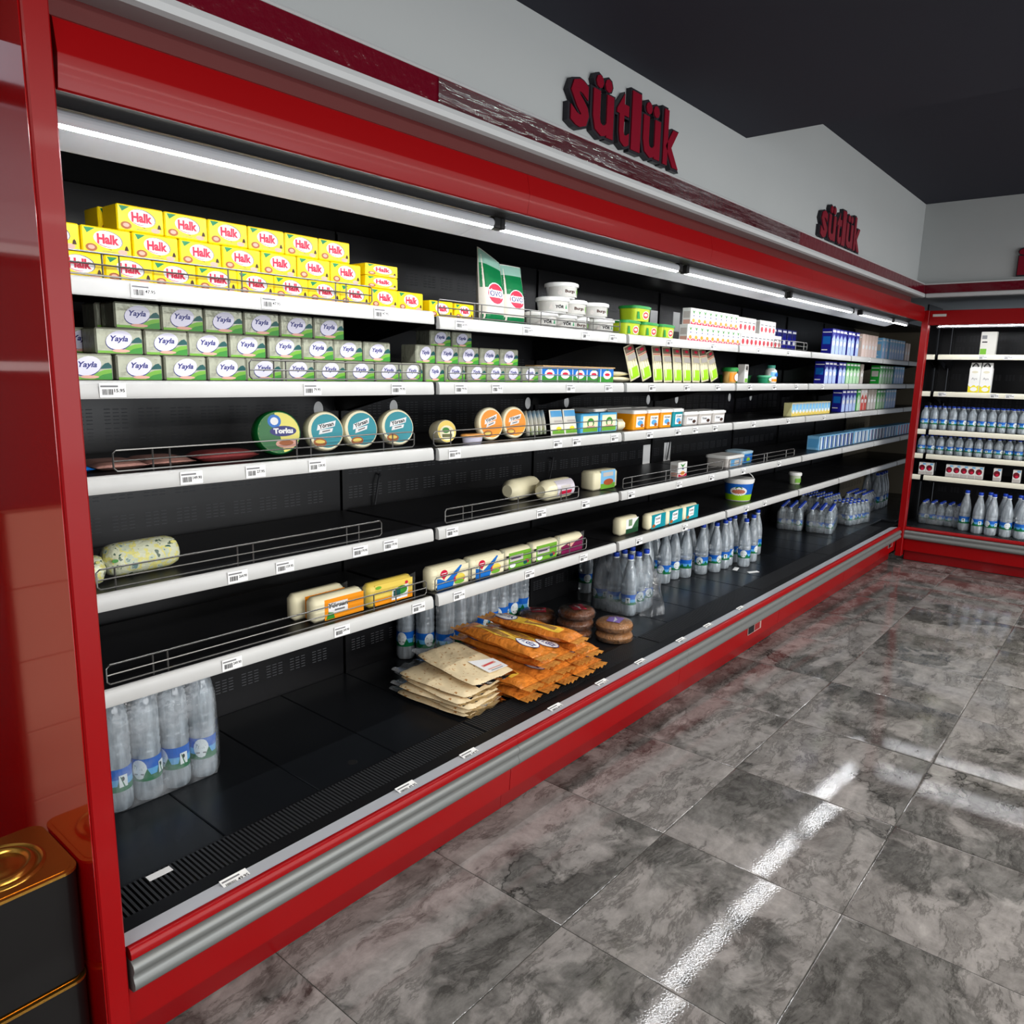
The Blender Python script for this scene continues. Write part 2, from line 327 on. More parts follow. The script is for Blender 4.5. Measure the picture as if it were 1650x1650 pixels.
class Dec:
    """flat print: layers of coloured shapes laid on a face"""
    def __init__(s): s.items = []
    def raw(s, vs, fs, m): s.items.append((vs, fs, m)); return s
    def poly(s, pts, m): return s.raw(pts, [tuple(range(len(pts)))], m)
    def rect(s, x0, z0, x1, z1, m, n=1):
        vs = [(x0 + (x1 - x0) * i / n, z) for z in (z0, z1) for i in range(n + 1)]
        return s.raw(vs, [(i, i + 1, n + 2 + i, n + 1 + i) for i in range(n)], m)
    def oval(s, cx, cz, rx, rz, m, n=18, rot=0.):
        c, q = math.cos(rot), math.sin(rot)
        return s.poly([(cx + rx * math.cos(2 * PI * k / n) * c - rz * math.sin(2 * PI * k / n) * q, cz + rx * math.cos(2 * PI * k / n) * q + rz * math.sin(2 * PI * k / n) * c) for k in range(n)], m)
    def text(s, body, cx, cz, w, h, m, bold=.02, shear=0., rot=0.):
        vs, fs, _ = text2d(body, bold, shear); c, q = math.cos(rot), math.sin(rot)
        return s.raw([(cx + x * w * c - y * h * q, cz + x * w * q + y * h * c) for x, y in vs], fs, m)
    def tree(s, x, z, w, h, m): return s.poly([(x - w / 2, z), (x + w / 2, z), (x, z + h)], m)
    def emit(s, b, fn):
        for l, (vs, fs, m) in enumerate(s.items): b.add([fn(x, z, l + 1) for x, z in vs], fs, m)
    def front(s, b, y=0., x=0., z=0., e=.00014): s.emit(b, lambda u, v, l: (x + u, y - e * l, z + v))
    def top(s, b, zt, x=0., y=0., e=.00014): s.emit(b, lambda u, v, l: (x + u, y + v, zt + e * l))
    def side(s, b, xs, y=0., z=0., e=.00014): s.emit(b, lambda u, v, l: (xs - e * l, y - u, z + v))
    def cyl(s, b, r, e=.00008):
        for l, (vs, fs, m) in enumerate(s.items):
            du = max(max(vs[i][0] for i in f) - min(vs[i][0] for i in f) for f in fs); q = r + e * (l + 1) + r * (1 - math.cos(min(.5, du / 2 / r)))
            b.add([(q * math.sin(u / r), -q * math.cos(u / r), v) for u, v in vs], fs, m)
    def disc(s, cx, cz, rx, rz, m, n=16, k=4):
        vs = [(cx, cz)] + [(cx + rx * q / k * math.cos(2 * PI * i / n), cz + rz * q / k * math.sin(2 * PI * i / n)) for q in range(1, k + 1) for i in range(n)]
        fs = [(0, 1 + i, 1 + (i + 1) % n) for i in range(n)]
        for q in range(k - 1):
            for i in range(n): fs.append((1 + q * n + i, 1 + (q + 1) * n + i, 1 + (q + 1) * n + (i + 1) % n, 1 + q * n + (i + 1) % n))
        return s.raw(vs, fs, m)

# ================================================================== THE SETTING
TILE = .59
fl = build('floor', lambda b: b.box(-4, 9.5, -9.5, .62, -.05, -.004, GROUT), kind='structure')
def tile_mesh():
    b = MB(); h = TILE / 2 - .0013; w = .007; z0, z1 = -.006, 0.
    prof = [(0, z0), (0, -.0011), (.0016, -.0006), (.0036, -.00022), (w, z1)]
    rings = [[(-h + d, -h + d, z), (h - d, -h + d, z), (h - d, h - d, z), (-h + d, h - d, z)] for d, z in prof]
    vs = [v for r in rings for v in r]; fs = []
    for i in range(len(prof) - 1):
        for k in range(4): fs.append((i * 4 + k, i * 4 + (k + 1) % 4, i * 4 + 4 + (k + 1) % 4, i * 4 + 4 + k))
    t = (len(prof) - 1) * 4; fs.append((t, t + 1, t + 2, t + 3)); b.add(vs, fs, MARBLE)
    return b.mesh('tile', smooth=40)
tm = tile_mesh()
for j in range(7):
    for i in range(-5, 9):
        x = 2.105 + (i + .5) * TILE; y = -.857 + .59 - (j + .5) * TILE
        if y < -.857 - TILE * 4 and i > 3: continue
        link('tile', tm, fl, loc=(x, y, 0))
def plain_floor(b): b.box(-4, 9.4, -9.4, -.857 - TILE * 6 - .002, -.02, -.0005, MARBLE)
build('floor_far_tiles', plain_floor, fl)
WY, WX = -.29, 6.58
build('wall_back', lambda b: b.box(-1.6, 9.4, WY, -.05, 2.24, 3.2, WALL), kind='structure')
build('wall_side', lambda b: b.box(WX, 9.3, -9.4, WY - .001, 2.24, 3.2, WALL), kind='structure')
def rear(b): b.box(-4, 9.5, .585, .7, 0, 2.3, mat('store_wall', (150, 148, 144), .8))
build('wall_rear', rear, kind='structure')
build('ceiling', lambda b: (b.box(3.03, 9.5, -9.5, WY - .0, 2.97, 3.1, CEIL), b.box(-4, 3.03, -9.5, WY, 2.665, 3.1, CEIL)), kind='structure')
def band_main(b):
    b.prism_x([(-.37, 2.249), (-.37, 2.318), (WY, 2.318), (WY, 2.249)], -1.6, 6.5, BURG)
tr = build('trim_1', band_main, kind='structure')
build('moulding', lambda b: (b.prism_x([(-.366, 2.216), (-.380, 2.221), (-.383, 2.235), (-.378, 2.249), (WY, 2.249), (WY, 2.216)], -1.6, 6.495, MOULD),
                             b.prism_x([(-.372, 2.318), (-.376, 2.322), (-.372, 2.328), (WY, 2.328), (WY, 2.318)], -1.6, 6.5, MOULD)), tr)
def wrap_film(b):
    def fn(u, v):
        x = .9 + u * 2.7; return (x, -.3735 - .003 * abs(math.sin(x * 31 + v * 9)) - .002 * math.sin(x * 11), 2.251 + v * .064)
    b.grid(fn, 160, 6, BANDFILM)
build('plastic_wrap', wrap_film, tr, smooth=60, label='loose clear plastic film over the burgundy band')
def band_side(b): b.box(6.5, WX, -9.0, -.371, 2.249, 2.318, BURG)
tr2 = build('trim_2', band_side, kind='structure')
build('moulding', lambda b: (b.box(6.488, WX, -9.0, -.384, 2.216, 2.249, MOULD, .006), b.box(6.496, WX, -9.0, -.377, 2.318, 2.328, MOULD)), tr2)
build('soffit_panel', lambda b: b.box(-1.6, 6.40, -.30, -.2905, 2.11, 2.2485, FILLER), tr)
# store ceiling lights (the lamps behind the camera)
for (x, y, z, sx) in ((2.6, -3.1, 2.612, 6.0), (2.2, -5.4, 2.612, 6.0)):
    build('ceiling_lamp', lambda b: b.box(x - sx / 2 - .02, x + sx / 2 + .02, y - .17, y + .17, z, z + .05, WHITE), kind='structure')

build('wall_front', lambda b: (b.box(-4, 9.5, -9.6, -9.5, 0, .3, WALL), b.box(-4, 9.5, -9.6, -9.5, 2.6, 3.1, WALL), b.box(-4, -2, -9.6, -9.5, .3, 2.6, WALL), b.box(7, 9.5, -9.6, -9.5, .3, 2.6, WALL)), kind='structure')  # unseen front wall, its opening invented to suit the added fill light
build('invented_window_frame', lambda b: [b.box(-2 + 1.5 * k, -1.94 + 1.5 * k, -9.56, -9.5, .3, 2.6, ALU) for k in range(7)], kind='structure')  # invented window bars, added to go with the front fill light
# wall signs
def wall_sign(x0, z0, w, h, body, label, side=False):
    root = link('wall_sign', None); tag(root, label, 'sign', 'raised burgundy wall lettering')
    adv = {'s': .82, 'ü': 1., 't': .66, 'l': .5, 'k': .98, 'i': .5}; tot = sum(adv[c] for c in body); x = 0
    for c in body:
        cw = adv[c] / tot * w; hh = h * (1.0 if c in 'lk' else .96 if c in 'üi' else .88 if c == 't' else .74)
        vs, fs, _ = text2d(c, .045, 0.); vo, fo, _ = text2d(c, .028, 0.)
        b = MB(); sw = cw * .96; n = len(vs)
        def put(vv, ff, sw, sh, y, m): b.add([(x + cw / 2 + u * sw, y, hh / 2 + v * sh) for u, v in vv], ff, m)
        # dark body: front + extruded edge
        def solid(vv, ff, sw, sh, ya, yb, m):
            put(vv, ff, sw, sh, ya, m)
            ed = {}
            for f in ff:
                for i in range(len(f)):
                    e = (f[i], f[(i + 1) % len(f)])
                    if (e[1], e[0]) in ed: ed.pop((e[1], e[0]))
                    else: ed[e] = 1
            P = [(x + cw / 2 + u * sw, hh / 2 + v * sh) for u, v in vv]
            for a, c2 in ed: b.add([(P[a][0], ya, P[a][1]), (P[a][0], yb, P[a][1]), (P[c2][0], yb, P[c2][1]), (P[c2][0], ya, P[c2][1])], [(0, 1, 2, 3)], m)
        solid(vs, fs, sw * 1.05, hh * 1.04, -.022, 0., GEDGE)
        o = link('letter', b.mesh('letter'), root)
        b = MB(); solid(vo, fo, sw * .86, hh * .95, -.027, -.0215, GSIGN)
        link('letter_face', b.mesh('letter_face'), o)
        x += cw
    root.location = (WX, x0, z0) if side else (x0, WY, z0)
    if side: root.rotation_euler = (0, 0, -PI / 2)
    return root
wall_sign(4.07, 2.362, .78, .215, 'sütlük', 'smaller-looking raised burgundy wall sign above the far cooler bays')
wall_sign(1.565, 2.372, .78, .215, 'sütlük', 'raised burgundy wall sign over the tubs, beside the low dark ceiling')
wall_sign(-.985, 2.36, .075, .215, 'i', 'single burgundy letter on the wall above the side cooler', side=True)

# ================================================================== COOLERS
def wire_guard(b, x0, x1, zs, uprights, h=.060, y=.012):
    R = .0024
    b.tube([(x0 + .008, y, zs + .008), (x0, y, zs + .016), (x0, y, zs + h - .008), (x0 + .008, y, zs + h), (x1 - .008, y, zs + h), (x1, y, zs + h - .008), (x1, y, zs + .016), (x1 - .008, y, zs + .008), (x0 + .008, y, zs + .008)], R, WIRE)
    b.tube([(x0, y, zs + h * .55), (x1, y, zs + h * .55)], R * .9, WIRE)
    for u in uprights: b.tube([(u, y + .003, zs - .004), (u, y + .003, zs + h)], R, WIRE)
_lab = {}
def price_label_mesh(price, w=.062, h=.034):
    if price in _lab: return _lab[price]
    b = MB(); b.box(-w / 2, w / 2, -.0008, 0, -h / 2, h / 2, CARD); d = Dec()
    d.rect(-w * .46, h * .22, w * .2, h * .34, GREY)
    rnd = random.Random(price); x = -w * .40
    while x < -w * .02:
        t = rnd.choice((.0008, .0014, .002)); d.items.append(([(x, -h * .32), (x + t, -h * .32), (x + t, h * .08), (x, h * .08)], [(0, 1, 2, 3)], INK)); x += t + rnd.choice((.0008, .0014))
    d.text(price, w * .25, -h * .02, w * .40, h * .24, INK, .02)
    for l, (vs, fs, m) in enumerate(d.items): b.add([(u, -.0012, v) for u, v in vs], fs, m)
    _lab[price] = b.mesh('price_label'); return _lab[price]
def slots(b, x0, x1, rows, yb, m, pitch=.105):
    x = x0
    while x < x1 - .06:
        for z in rows:
            for c in range(3):
                for r in range(5):
                    xa = x + c * .026; za = z + r * .011
                    b.add([(xa, yb - .0012, za), (xa + .018, yb - .0012, za), (xa + .018, yb - .0004, za + .0028), (xa, yb - .0004, za + .0028)], [(0, 1, 2, 3)], m)
        x += pitch
BX = .0
def led_tube(b, x0, x1, r=.0165, cy=-.283, cz=2.003, seg=16):
    vs = [(x, cy + r * math.cos(2 * PI * k / seg), cz + r * math.sin(2 * PI * k / seg)) for x in (x0, x1) for k in range(seg)]
    for k in range(seg):
        mid = (k + .5) / seg * 360
        b.add([vs[k], vs[(k + 1) % seg], vs[seg + (k + 1) % seg], vs[seg + k]], [(3, 2, 1, 0)], TUBE_M if 222 < mid < 338 else REFL)
def module(name, label, loc, w, shelves, rz=0., guards={}, labels={}, back=BLACK_PANEL, nose=None, deck_y0=-.15, rail=RAIL, lamps=((0, 1),), stickers=(), deck_n=None, hood=True, canopy=True, x_lead=0., skip_shelf=()):
    R = link(name, None); tag(R, label, 'cooler', 'open wall cooler bays'); R.location = loc; R.rotation_euler = (0, 0, rz)
    yb = .54; bm = back; w0 = w; w = w - .0012
    build('back_panel', lambda b: b.box(BX + .003, w + BX - .003, yb, yb + .02, .26, 2.06, bm), R)
    rows = [.36, .52, .80, 1.02, 1.12, 1.30, 1.36, 1.56, 1.80, 1.90]
    build('vent_slots', lambda b: slots(b, BX + .04, w + BX - .03, rows, yb, SLOT if back is BLACK_PANEL else SLOT_DARK), R, kind='stuff')
    build('upright', lambda b: b.box(.001, .024, yb - .010, yb + .002, .26, 2.05, BLACK), R)
    n = deck_n or max(1, round(w / .335))
    for k in range(n):
        build('deck_panel', lambda b: b.box(w * k / n + .0012, w * (k + 1) / n - .0012, deck_y0, yb - .002, .252, .27, DECK, .0025), R)
    build('base_body', lambda b: b.box(0, w, -.30 if deck_y0 > -.2 and nose != 0 else deck_y0, yb + .02, .012, .250, BLACK), R)
    nw = w if nose is None else nose
    XL = x_lead
    if nw:
        g0, g1 = -.278, -.153
        def grille(b):
            b.box(XL, nw, g1 - .006, g1 + .001, .256, .276, BLACK); b.box(XL, nw, g0 - .055, g0 + .004, .256, .276, BLACK)
            x = XL + .006
            while x < nw - .006:
                b.box(x, x + .0062, g0 + .004, g1 - .006, .262, .276, mat('grille_bar', (44, 45, 47), .4)); x += .0125
            b.box(XL, nw, g0 + .004, g1 - .006, .2505, .254, SLOT_DARK)
        build('air_grille', grille, R, kind='stuff')
        ps = build('price_strip', lambda b: b.prism_x([(-.335, .274), (-.335, .2865), (-.394, .2975), (-.394, .285)], XL, nw, STRIP), R)
        for (x, price) in labels.get('strip', ()):
            o = link('price_label', price_label_mesh(price), ps, loc=(x, -.3645, .2925)); o.rotation_euler = (math.radians(-79.5), 0, 0); o.scale = (1.15, 1, 1.25)
        build('red_nosing', lambda b: b.prism_x([(-.394, .280), (-.394, .2985), (-.400, .3035), (-.409, .3035), (-.4165, .299), (-.420, .291), (-.420, .279), (-.414, .2745), (-.400, .2745)], XL, nw, RED), R, smooth=50)
        build('bumper', lambda b: b.prism_x([(-.40, .2745), (-.415, .2735), (-.4275, .266), (-.430, .255), (-.425, .245), (-.4215, .239), (-.4245, .231), (-.4295, .222), (-.428, .209), (-.418, .199), (-.402, .195), (-.385, .195), (-.385, .2745)], XL, nw, ALU), R, smooth=60)
        build('front_panel', lambda b: b.prism_x([(-.392, .195), (-.386, .092), (-.30, .085), (-.30, .195)], XL + .0008, nw - .0008, RED), R)
        build('plinth', lambda b: b.prism_x([(-.350, .088), (-.345, .004), (-.30, .004), (-.30, .084)], XL, nw, RED_DARK), R)
    if hood:
        hw = w if nose is None or nose > 0 else 0
        build('hood', lambda b: b.box(XL, w, -.27 if nose != 0 else -.1, yb + .02, 2.062, 2.10, BLACK), R)
        if hw:
            cw = nw
            if canopy: build('canopy_front', lambda b: b.prism_x([(-.394, 2.020), (-.400, 2.019), (-.4045, 2.022), (-.4135, 2.076), (-.4130, 2.0795), (-.402, 2.136), (-.392, 2.142), (-.33, 2.142), (-.33, 2.07), (-.388, 2.045)], XL, cw, RED), R, smooth=35)
            build('lamp_housing', lambda b: (b.prism_x([(-.392, 2.024), (-.386, 2.052), (-.27, 2.056), (-.262, 2.030), (-.30, 2.020), (-.335, 2.028)], XL, cw, HOUS), b.box(XL, cw, -.33, -.26, 2.05, 2.064, BLACK)), R, smooth=35)
            build('lamp_reflector', lambda b: b.prism_x([(-.262, 2.030), (-.20, 2.012), (-.115, 1.986), (-.105, 1.988), (-.105, 2.0615), (-.262, 2.0615)], XL, cw, REFL), R)
            for a, e in lamps:
                lo = build('lamp_tube', lambda b: led_tube(b, XL + (cw - XL) * a + .02, cw * e - .03), R, smooth=40, label='glowing white lamp tube')
                build('tube_holder', lambda b: b.box(cw * e - .03, cw * e, -.30, -.264, 1.988, 2.024, HOUS, .003), lo)
                build('tube_holder', lambda b: (b.box(XL + (cw - XL) * a, XL + (cw - XL) * a + .022, -.30, -.264, 1.988, 2.024, HOUS, .003)), lo)
    for si, zs in enumerate(shelves):
        if si in skip_shelf: continue
        dz = 0
        S = build('shelf', lambda b: (b.box(.008, w - .008, .003, .515, zs - .022, zs, SHELF, .003)), R)
        build('price_rail', lambda b: b.prism_x([(.004, zs + .001), (-.004, zs + .0015), (-.010, zs - .002), (-.013, zs - .010), (-.0155, zs - .036), (-.0135, zs - .042), (.004, zs - .042)], .013, w - .013, rail), S, smooth=50)
        for xe in (.016, w - .022):
            build('bracket', lambda b: b.prism_x([(.03, zs - .022), (.30, zs - .075), (.50, zs - .125), (.535, zs - .125), (.535, zs - .022)], xe, xe + .005, BLACK), S)
        for (a, e, ups) in guards.get(si, ()):
            build('wire_guard', lambda b: wire_guard(b, a, e, zs, ups), S)
        for (x, price) in labels.get(si, ()):
            link('price_label', price_label_mesh(price), S, loc=(x, -.0165, zs - .0215))
    for (x, z, kind) in stickers:
        if kind == 'o': build('round_sticker', lambda b: (b.prism_y([(x + .022 * math.cos(2 * PI * k / 20), z + .030 * math.sin(2 * PI * k / 20)) for k in range(20)], yb - .0012, yb, CARD)), R)
        else: build('white_notice', lambda b: b.box(x - .045, x + .045, yb - .0015, yb, z - .062, z + .062, CARD), R)
    return R
SH = [1.7305, 1.5044, 1.2697, .9788, .7252]
SH1 = [1.7440, 1.5044, 1.2740, .9788, .7252]
module('cooler_bay', 'open cooler bay next to the red end panel, stacked with margarine packs', (0, 0, 0), 1.25, SH1,
       guards={0: [(.03, .985, (.165, .205, .49, .53, .845, .885))], 1: [(.54, 1.195, (.62, .66, 1.10))], 2: [(.155, 1.165, (.255, .30, .69, .74, 1.03, 1.07))],
               3: [(.095, 1.015, (.14, .48, .53, .87, .92))], 4: [(.10, 1.225, (.22, .26, .98, 1.08, 1.17))]},
       labels={0: [(.245, '47.95'), (.60, '47.95'), (1.0, '47.95')], 1: [(.155, '15.95'), (.73, '79.95'), (1.07, '79.95')], 2: [(.34, '149.90'), (.53, '27.95'), (.74, '139.95')],
               3: [(.46, '264.90'), (.615, '159.95'), (.90, '179.95'), (1.03, '179.90')], 4: [(.43, '249.90'), (.82, '249.90'), (1.16, '139.90')], 'strip': [(.22, '49.95'), (.79, '49.95'), (1.07, '34.95')]},
       stickers=((1.15, 1.387, 'o'),), lamps=((-.0, 1.0),), x_lead=-.0605)
module('cooler_bay', 'second cooler bay, with stacked white tubs and round cheeses', (1.25, 0, 0), 1.25, SH,
       guards={0: [(.03, 1.215, (.22, .26, .55, .62, .95, 1.0))], 1: [(.08, 1.05, (.16, .5, .55, .9))], 2: [(.01, 1.235, (.10, .6, 1.1))], 3: [(.07, .93, (.17, .22, .5, .80, .84))], 4: [(.02, 1.01, (.22, .27, .6, .88))]},
       labels={0: [(.12, '64.95'), (.50, '64.95'), (.9, '59.90'), (1.12, '59.90')], 1: [(.12, '79.95'), (.32, '79.95'), (.8, '24.95'), (1.1, '24.95')], 2: [(.09, '89.95'), (.72, '59.95'), (.86, '59.95'), (1.17, '49.95')],
               3: [(.08, '74.95'), (.62, '74.90'), (.95, '69.95')], 4: [(.12, '119.90'), (.55, '119.90'), (.95, '129.90')], 'strip': [(.30, '44.95'), (.62, '27.95'), (.93, '27.95')]},
       stickers=((.285, 1.387, 'o'), (1.2, 1.387, 'o')), lamps=((-.0, .97),))
module('cooler_bay', 'third cooler bay, with leaning pouches and white-lidded boxes', (2.5, 0, 0), 1.25, SH,
       guards={3: [(.06, 1.20, (.15, .5, .55, 1.0))]},
       labels={0: [(.40, '34.95'), (.9, '12.95')], 1: [(.25, '44.95'), (.62, '44.95'), (1.0, '44.95')], 2: [(.25, '99.95'), (.55, '99.95'), (.75, '99.90'), (1.0, '89.90')], 3: [(.1, '69.95'), (.6, '12.95'), (1.0, '59.95')], 4: [(.2, '109.90'), (.7, '119.90')], 'strip': [(.0 + .06, '32.95'), (.35, '32.95'), (.75, '32.95')]},
       stickers=((.29, 1.387, 'o'), (1.18, 1.387, 'o'), (1.195, 1.035, 'n'), (1.195, 1.88, 'n')), lamps=((0.0, .95),))
module('cooler_bay', 'fourth cooler bay, holding the handled bucket on its lowest shelf', (3.75, 0, 0), 1.25, SH,
       guards={0: [(.60, 1.22, (.7, 1.0, 1.16))], 3: [(.04, 1.15, (.2, .6, .65, 1.0))]},
       labels={0: [(.3, '12.95'), (.8, '12.95')], 1: [(.2, '29.95'), (.6, '18.95'), (1.0, '18.95')], 2: [(.3, '89.90'), (.9, '22.95')], 3: [(.2, '59.95'), (.8, '59.95')], 4: [(.3, '199.90'), (.6, '199.90')]},
       stickers=((.31, 1.387, 'o'), (1.15, 1.387, 'o'), (.22, 1.035, 'n'), (.24, 1.89, 'n')), lamps=((0.0, .95),))
W5 = .9375
module('cooler_bay', 'fifth cooler bay with the lone cup on its lowest shelf', (5.0, 0, 0), W5, SH, labels={1: [(.3, '31.95')], 2: [(.4, '22.95')]}, stickers=((.30, 1.387, 'o'),), lamps=((.12, 1.0),))
module('cooler_bay', 'sixth cooler bay, full of milk cartons, touching the red corner post', (5.9375, 0, 0), W5, SH, nose=.488, labels={0: [(.5, '31.95')], 2: [(.4, '31.95')]}, lamps=((0.05, 1.0),))
module('cooler_bay', 'seventh cooler bay, half hidden behind the red corner post', (6.875, 0, 0), W5, SH, nose=0, deck_y0=-.27)
module('cooler_bay', 'last cooler bay with pale back panel behind the corner post', (7.8125, 0, 0), W5, SH, nose=0, deck_y0=-.27, back=BEIGE_PANEL)
dh = build('drain_hole', lambda b: b.lathe([(.016, 0), (.0165, .0006), (.012, .0008)], 20, SLOT_DARK), [o for o in col.objects if o.name == 'cooler_bay'][0], loc=(.80, -.085, .2699))
tp_ = build('paper_tape', lambda b: b.box(-.03, .03, -.012, .012, 0, .0008, CARD)); tp_.location = (.115, -.178, .2768); tag(tp_, 'small white paper tape on the air grille near the end panel', 'tape')
for bn, xx, zt in (('cooler_bay.001', .17, 1.10), ('cooler_bay.002', .14, 1.08), ('cooler_bay.003', .20, 1.10)):
    bo = [o for o in col.objects if o.name == bn][0]
    build('cable', lambda b: (b.tube([(xx + .035, .536, zt), (xx + .022, .522, zt + .012), (xx + .008, .518, zt - .02), (xx, .520, zt - .07), (xx - .006, .525, zt - .12)], .0045, mat('cable_grey', (44, 44, 46), .5), 6)), bo, smooth=60)
# end panel of the long cooler
ep = build('end_panel', lambda b: b.box(-.114, -.070, -.42, .57, .03, 2.35, RED, .003)); tag(ep, 'tall glossy red end panel closing the long cooler', 'panel')
build('side_sheet', lambda b: b.box(-.1165, -.1135, -.412, .565, .035, 2.34, RED_SIDE), ep)
fi = build('inner_sheet', lambda b: b.box(-.0705, -.062, -.30, .56, .26, 2.06, BLACK), ep)
fe = build('end_panel', lambda b: b.box(8.752, 8.79, -.28, .57, .01, 2.2, BEIGE_PANEL, .003)); tag(fe, 'pale end panel at the far end of the long cooler', 'panel')
sp = build('corner_divider', lambda b: b.box(6.92, 7.46, -.333, -.318, .02, 2.2, BLACK, .002)); tag(sp, 'dark divider panel where the two coolers meet', 'panel')
# outlet plate on the front panel of bay three
pl = build('notice_plate', lambda b: (b.box(-.092, .092, -.003, 0, -.024, .024, mat('plate_rim', (168, 140, 134), .5)), b.box(-.088, -.01, -.0045, -.003, -.020, .020, INK), b.box(.0, .07, -.0045, -.003, -.018, .018, mat('plate_red', (130, 30, 30), .4))), loc=(3.38, -.3905, .158))
tag(pl, 'small black and red plate stuck on the red cooler front', 'plate')
pl2 = dup(pl, (6.25, -.3905, .168), label='small plate on the red cooler front beside the corner post'); pl2.scale = (.7, 1, .9)

# side cooler (runs towards the viewer along the side wall)
SR = [1.768, 1.452, 1.120, .905, .715]
def side_bay(label, y, w, lab, lamps=((.02, .98),), nose=None):
    return module('side_cooler_bay', label, (6.88, y, 0), w, SR, rz=-PI / 2, rail=RAIL_CREAM, labels=lab, lamps=lamps, canopy=False, nose=nose)
side_bay('narrow corner filler bay of the side cooler behind the red post', -.336, .107, {}, (), 0)
side_bay('side cooler bay stacked with water bottles beside the corner post', -.4435, 1.25, {0: [(.35, '52.95'), (.53, '52.95')], 1: [(.08, '49.95'), (.47, '49.95'), (.58, '49.95')]})
side_bay('empty far side cooler bay nearest the edge of the picture', -1.694, 1.25, {})
cp = build('corner_post', lambda b: (b.box(0, .075, -.05, 0, .045, 2.109, RED, .003))); cp.location = (6.432, -.392, 0)
tag(cp, 'slim red corner post between the two coolers', 'post')
hd = build('header', lambda b: b.box(6.440, 6.486, -2.9, -.4425, 1.992, 2.107, RED, .004)); tag(hd, 'red header beam across the top of the side cooler', 'beam')
build('header_sticker', lambda b: b.box(6.4385, 6.4400, -.566, -.468, 2.058, 2.078, mat('sticker_grey', (190, 190, 185), .5)), hd)

# ================================================================== GOODS
def box_pack(name, w, d, h, m, dec, cat, c=.003, side=None, top=None):
    r = build(name, lambda b: b.box(0, w, 0, d, 0, h, m, c)); r['category'] = cat
    if dec:
        def f(b): dec.front(b, 0, 0, 0)
        build('label', f, r)
    if side: build('side_print', lambda b: side.side(b, 0, 0, 0), r)
    return r
# ---- yellow margarine
w, h = .117, .0625
D = Dec(); D.poly([(.006, h - .004), (.032, h - .004), (.013, h - .017)], GREEN)
D.oval(.062, .035, .034, .0205, NAVY, 20, -.12); D.oval(.0605, .0345, .0335, .0200, WHITE_PRINT, 20, -.12); D.oval(.052, .0235, .018, .006, REDI, 12, -.2); D.oval(.0555, .0275, .023, .009, WHITE_PRINT, 14, -.15)
D.text('Halk', .061, .0355, .052, .0235, REDI, .05); D.oval(.021, .013, .0135, .009, BROWN, 14); D.oval(.021, .0135, .008, .005, PINK, 10)
D.oval(.094, .009, .012, .006, PINK, 12); D.poly([(.099, .014), (.109, .014), (.107, .022), (.104, .026), (.101, .022)], DBROWN); D.text('Yag', .064, .0125, .008, .004, INK); D.rect(.045, .0065, .080, .0075, GREY)
MG = Proto(box_pack('margarine_pack', w, .082, h, YEL, D, 'margarine'))
G1 = 'yellow margarine packs on the top shelf'
for k in range(10):
    MG.put((.07 + .1178 * k if k < 8 else 1.016 + .1185 * (k - 8), .055 + random.uniform(0, .004), 1.7445), 'yellow margarine pack in the bottom row, %s from the red end panel' % ORD[k], G1)
for k in range(8):
    MG.put((.020 + .1205 * k, .06, 1.8085), 'yellow margarine pack in the middle row, %s from the red end panel' % ORD[k], G1)
for k in range(6):
    MG.put((.229 + .1193 * k, .066, 1.8725), 'yellow margarine pack in the top row, %s from the red end panel' % ORD[k], G1)
MG.put((.219, .150, 1.8725), 'yellow margarine pack hidden behind the first pack of the top row', G1)
MG.put((.15, .146, 1.8085), 'yellow margarine pack tucked behind the middle row', G1, rz=.05)
MG.put((1.0, .06, 1.8085), 'flat-lying yellow margarine pack under another flat one', G1, scale=(1.18, 1, .6))
MG.put((1.0, .06, 1.8468), 'flat-lying yellow margarine pack on top of another flat one', G1, scale=(1.18, 1, .6))
MG.put((1.272, .045, 1.7312), 'yellow margarine pack behind wire, just past the shelf joint', G1, scale=(1.0, 1, .92))
MG.put((1.398, .045, 1.7312), 'yellow margarine pack between the shelf joint and the green bag', G1, scale=(.86, 1, .9))
# ---- foil butter packs
h = .0645; w = .1165
D = Dec(); D.rect(.004, .002, .113, .008, FIELD); D.poly([(.060, .002), (.113, .002), (.113, .028), (.095, .026), (.075, .018)], FIELD); D.poly([(.070, .003), (.113, .002), (.113, .019), (.09, .014)], FIELD2)
D.poly([(.085, .028), (.113, .030), (.113, .037), (.106, .044), (.098, .042), (.091, .036)], DTREE)
D.oval(.056, .0335, .0335, .0235, NAVY, 20, .3); D.oval(.0565, .0350, .033, .0225, LILAC, 20, .3); D.oval(.060, .0085, .022, .004, PINK, 12)
D.text('Yayla', .057, .0365, .043, .018, NAVY, .03, .3)
BT = Proto(box_pack('butter_pack', w, .08, h, FOIL, D, 'butter', .004))
G2 = 'foil butter packs on the second shelf'
xs = [.073, .198, .320, .441, .557, .674, .793, .913, 1.033, 1.149]
for k, x in enumerate(xs): BT.put((x, .055, 1.5047), 'silver-foil butter pack in the bottom row, %s from the red end panel' % ORD[k], G2, scale=(1 if k < 9 else .86, 1, 1))
xs = [.155, .275, .391, .511, .635, .753, .869, .989]
for k, x in enumerate(xs): BT.put((x, .062, 1.5698), 'silver-foil butter pack in the middle row, %s from the red end panel' % ORD[k], G2)
for k in range(6): BT.put((.208 + .1187 * k, .07, 1.6350), 'silver-foil butter pack in the top row, %s from the red end panel' % ORD[k], G2)
BT.put((.10, .147, 1.5698), 'silver-foil butter pack lying behind the middle row by the end panel', G2)
BT.put((.196, .155, 1.6350), 'silver-foil butter pack lying behind the top row by the end panel', G2)
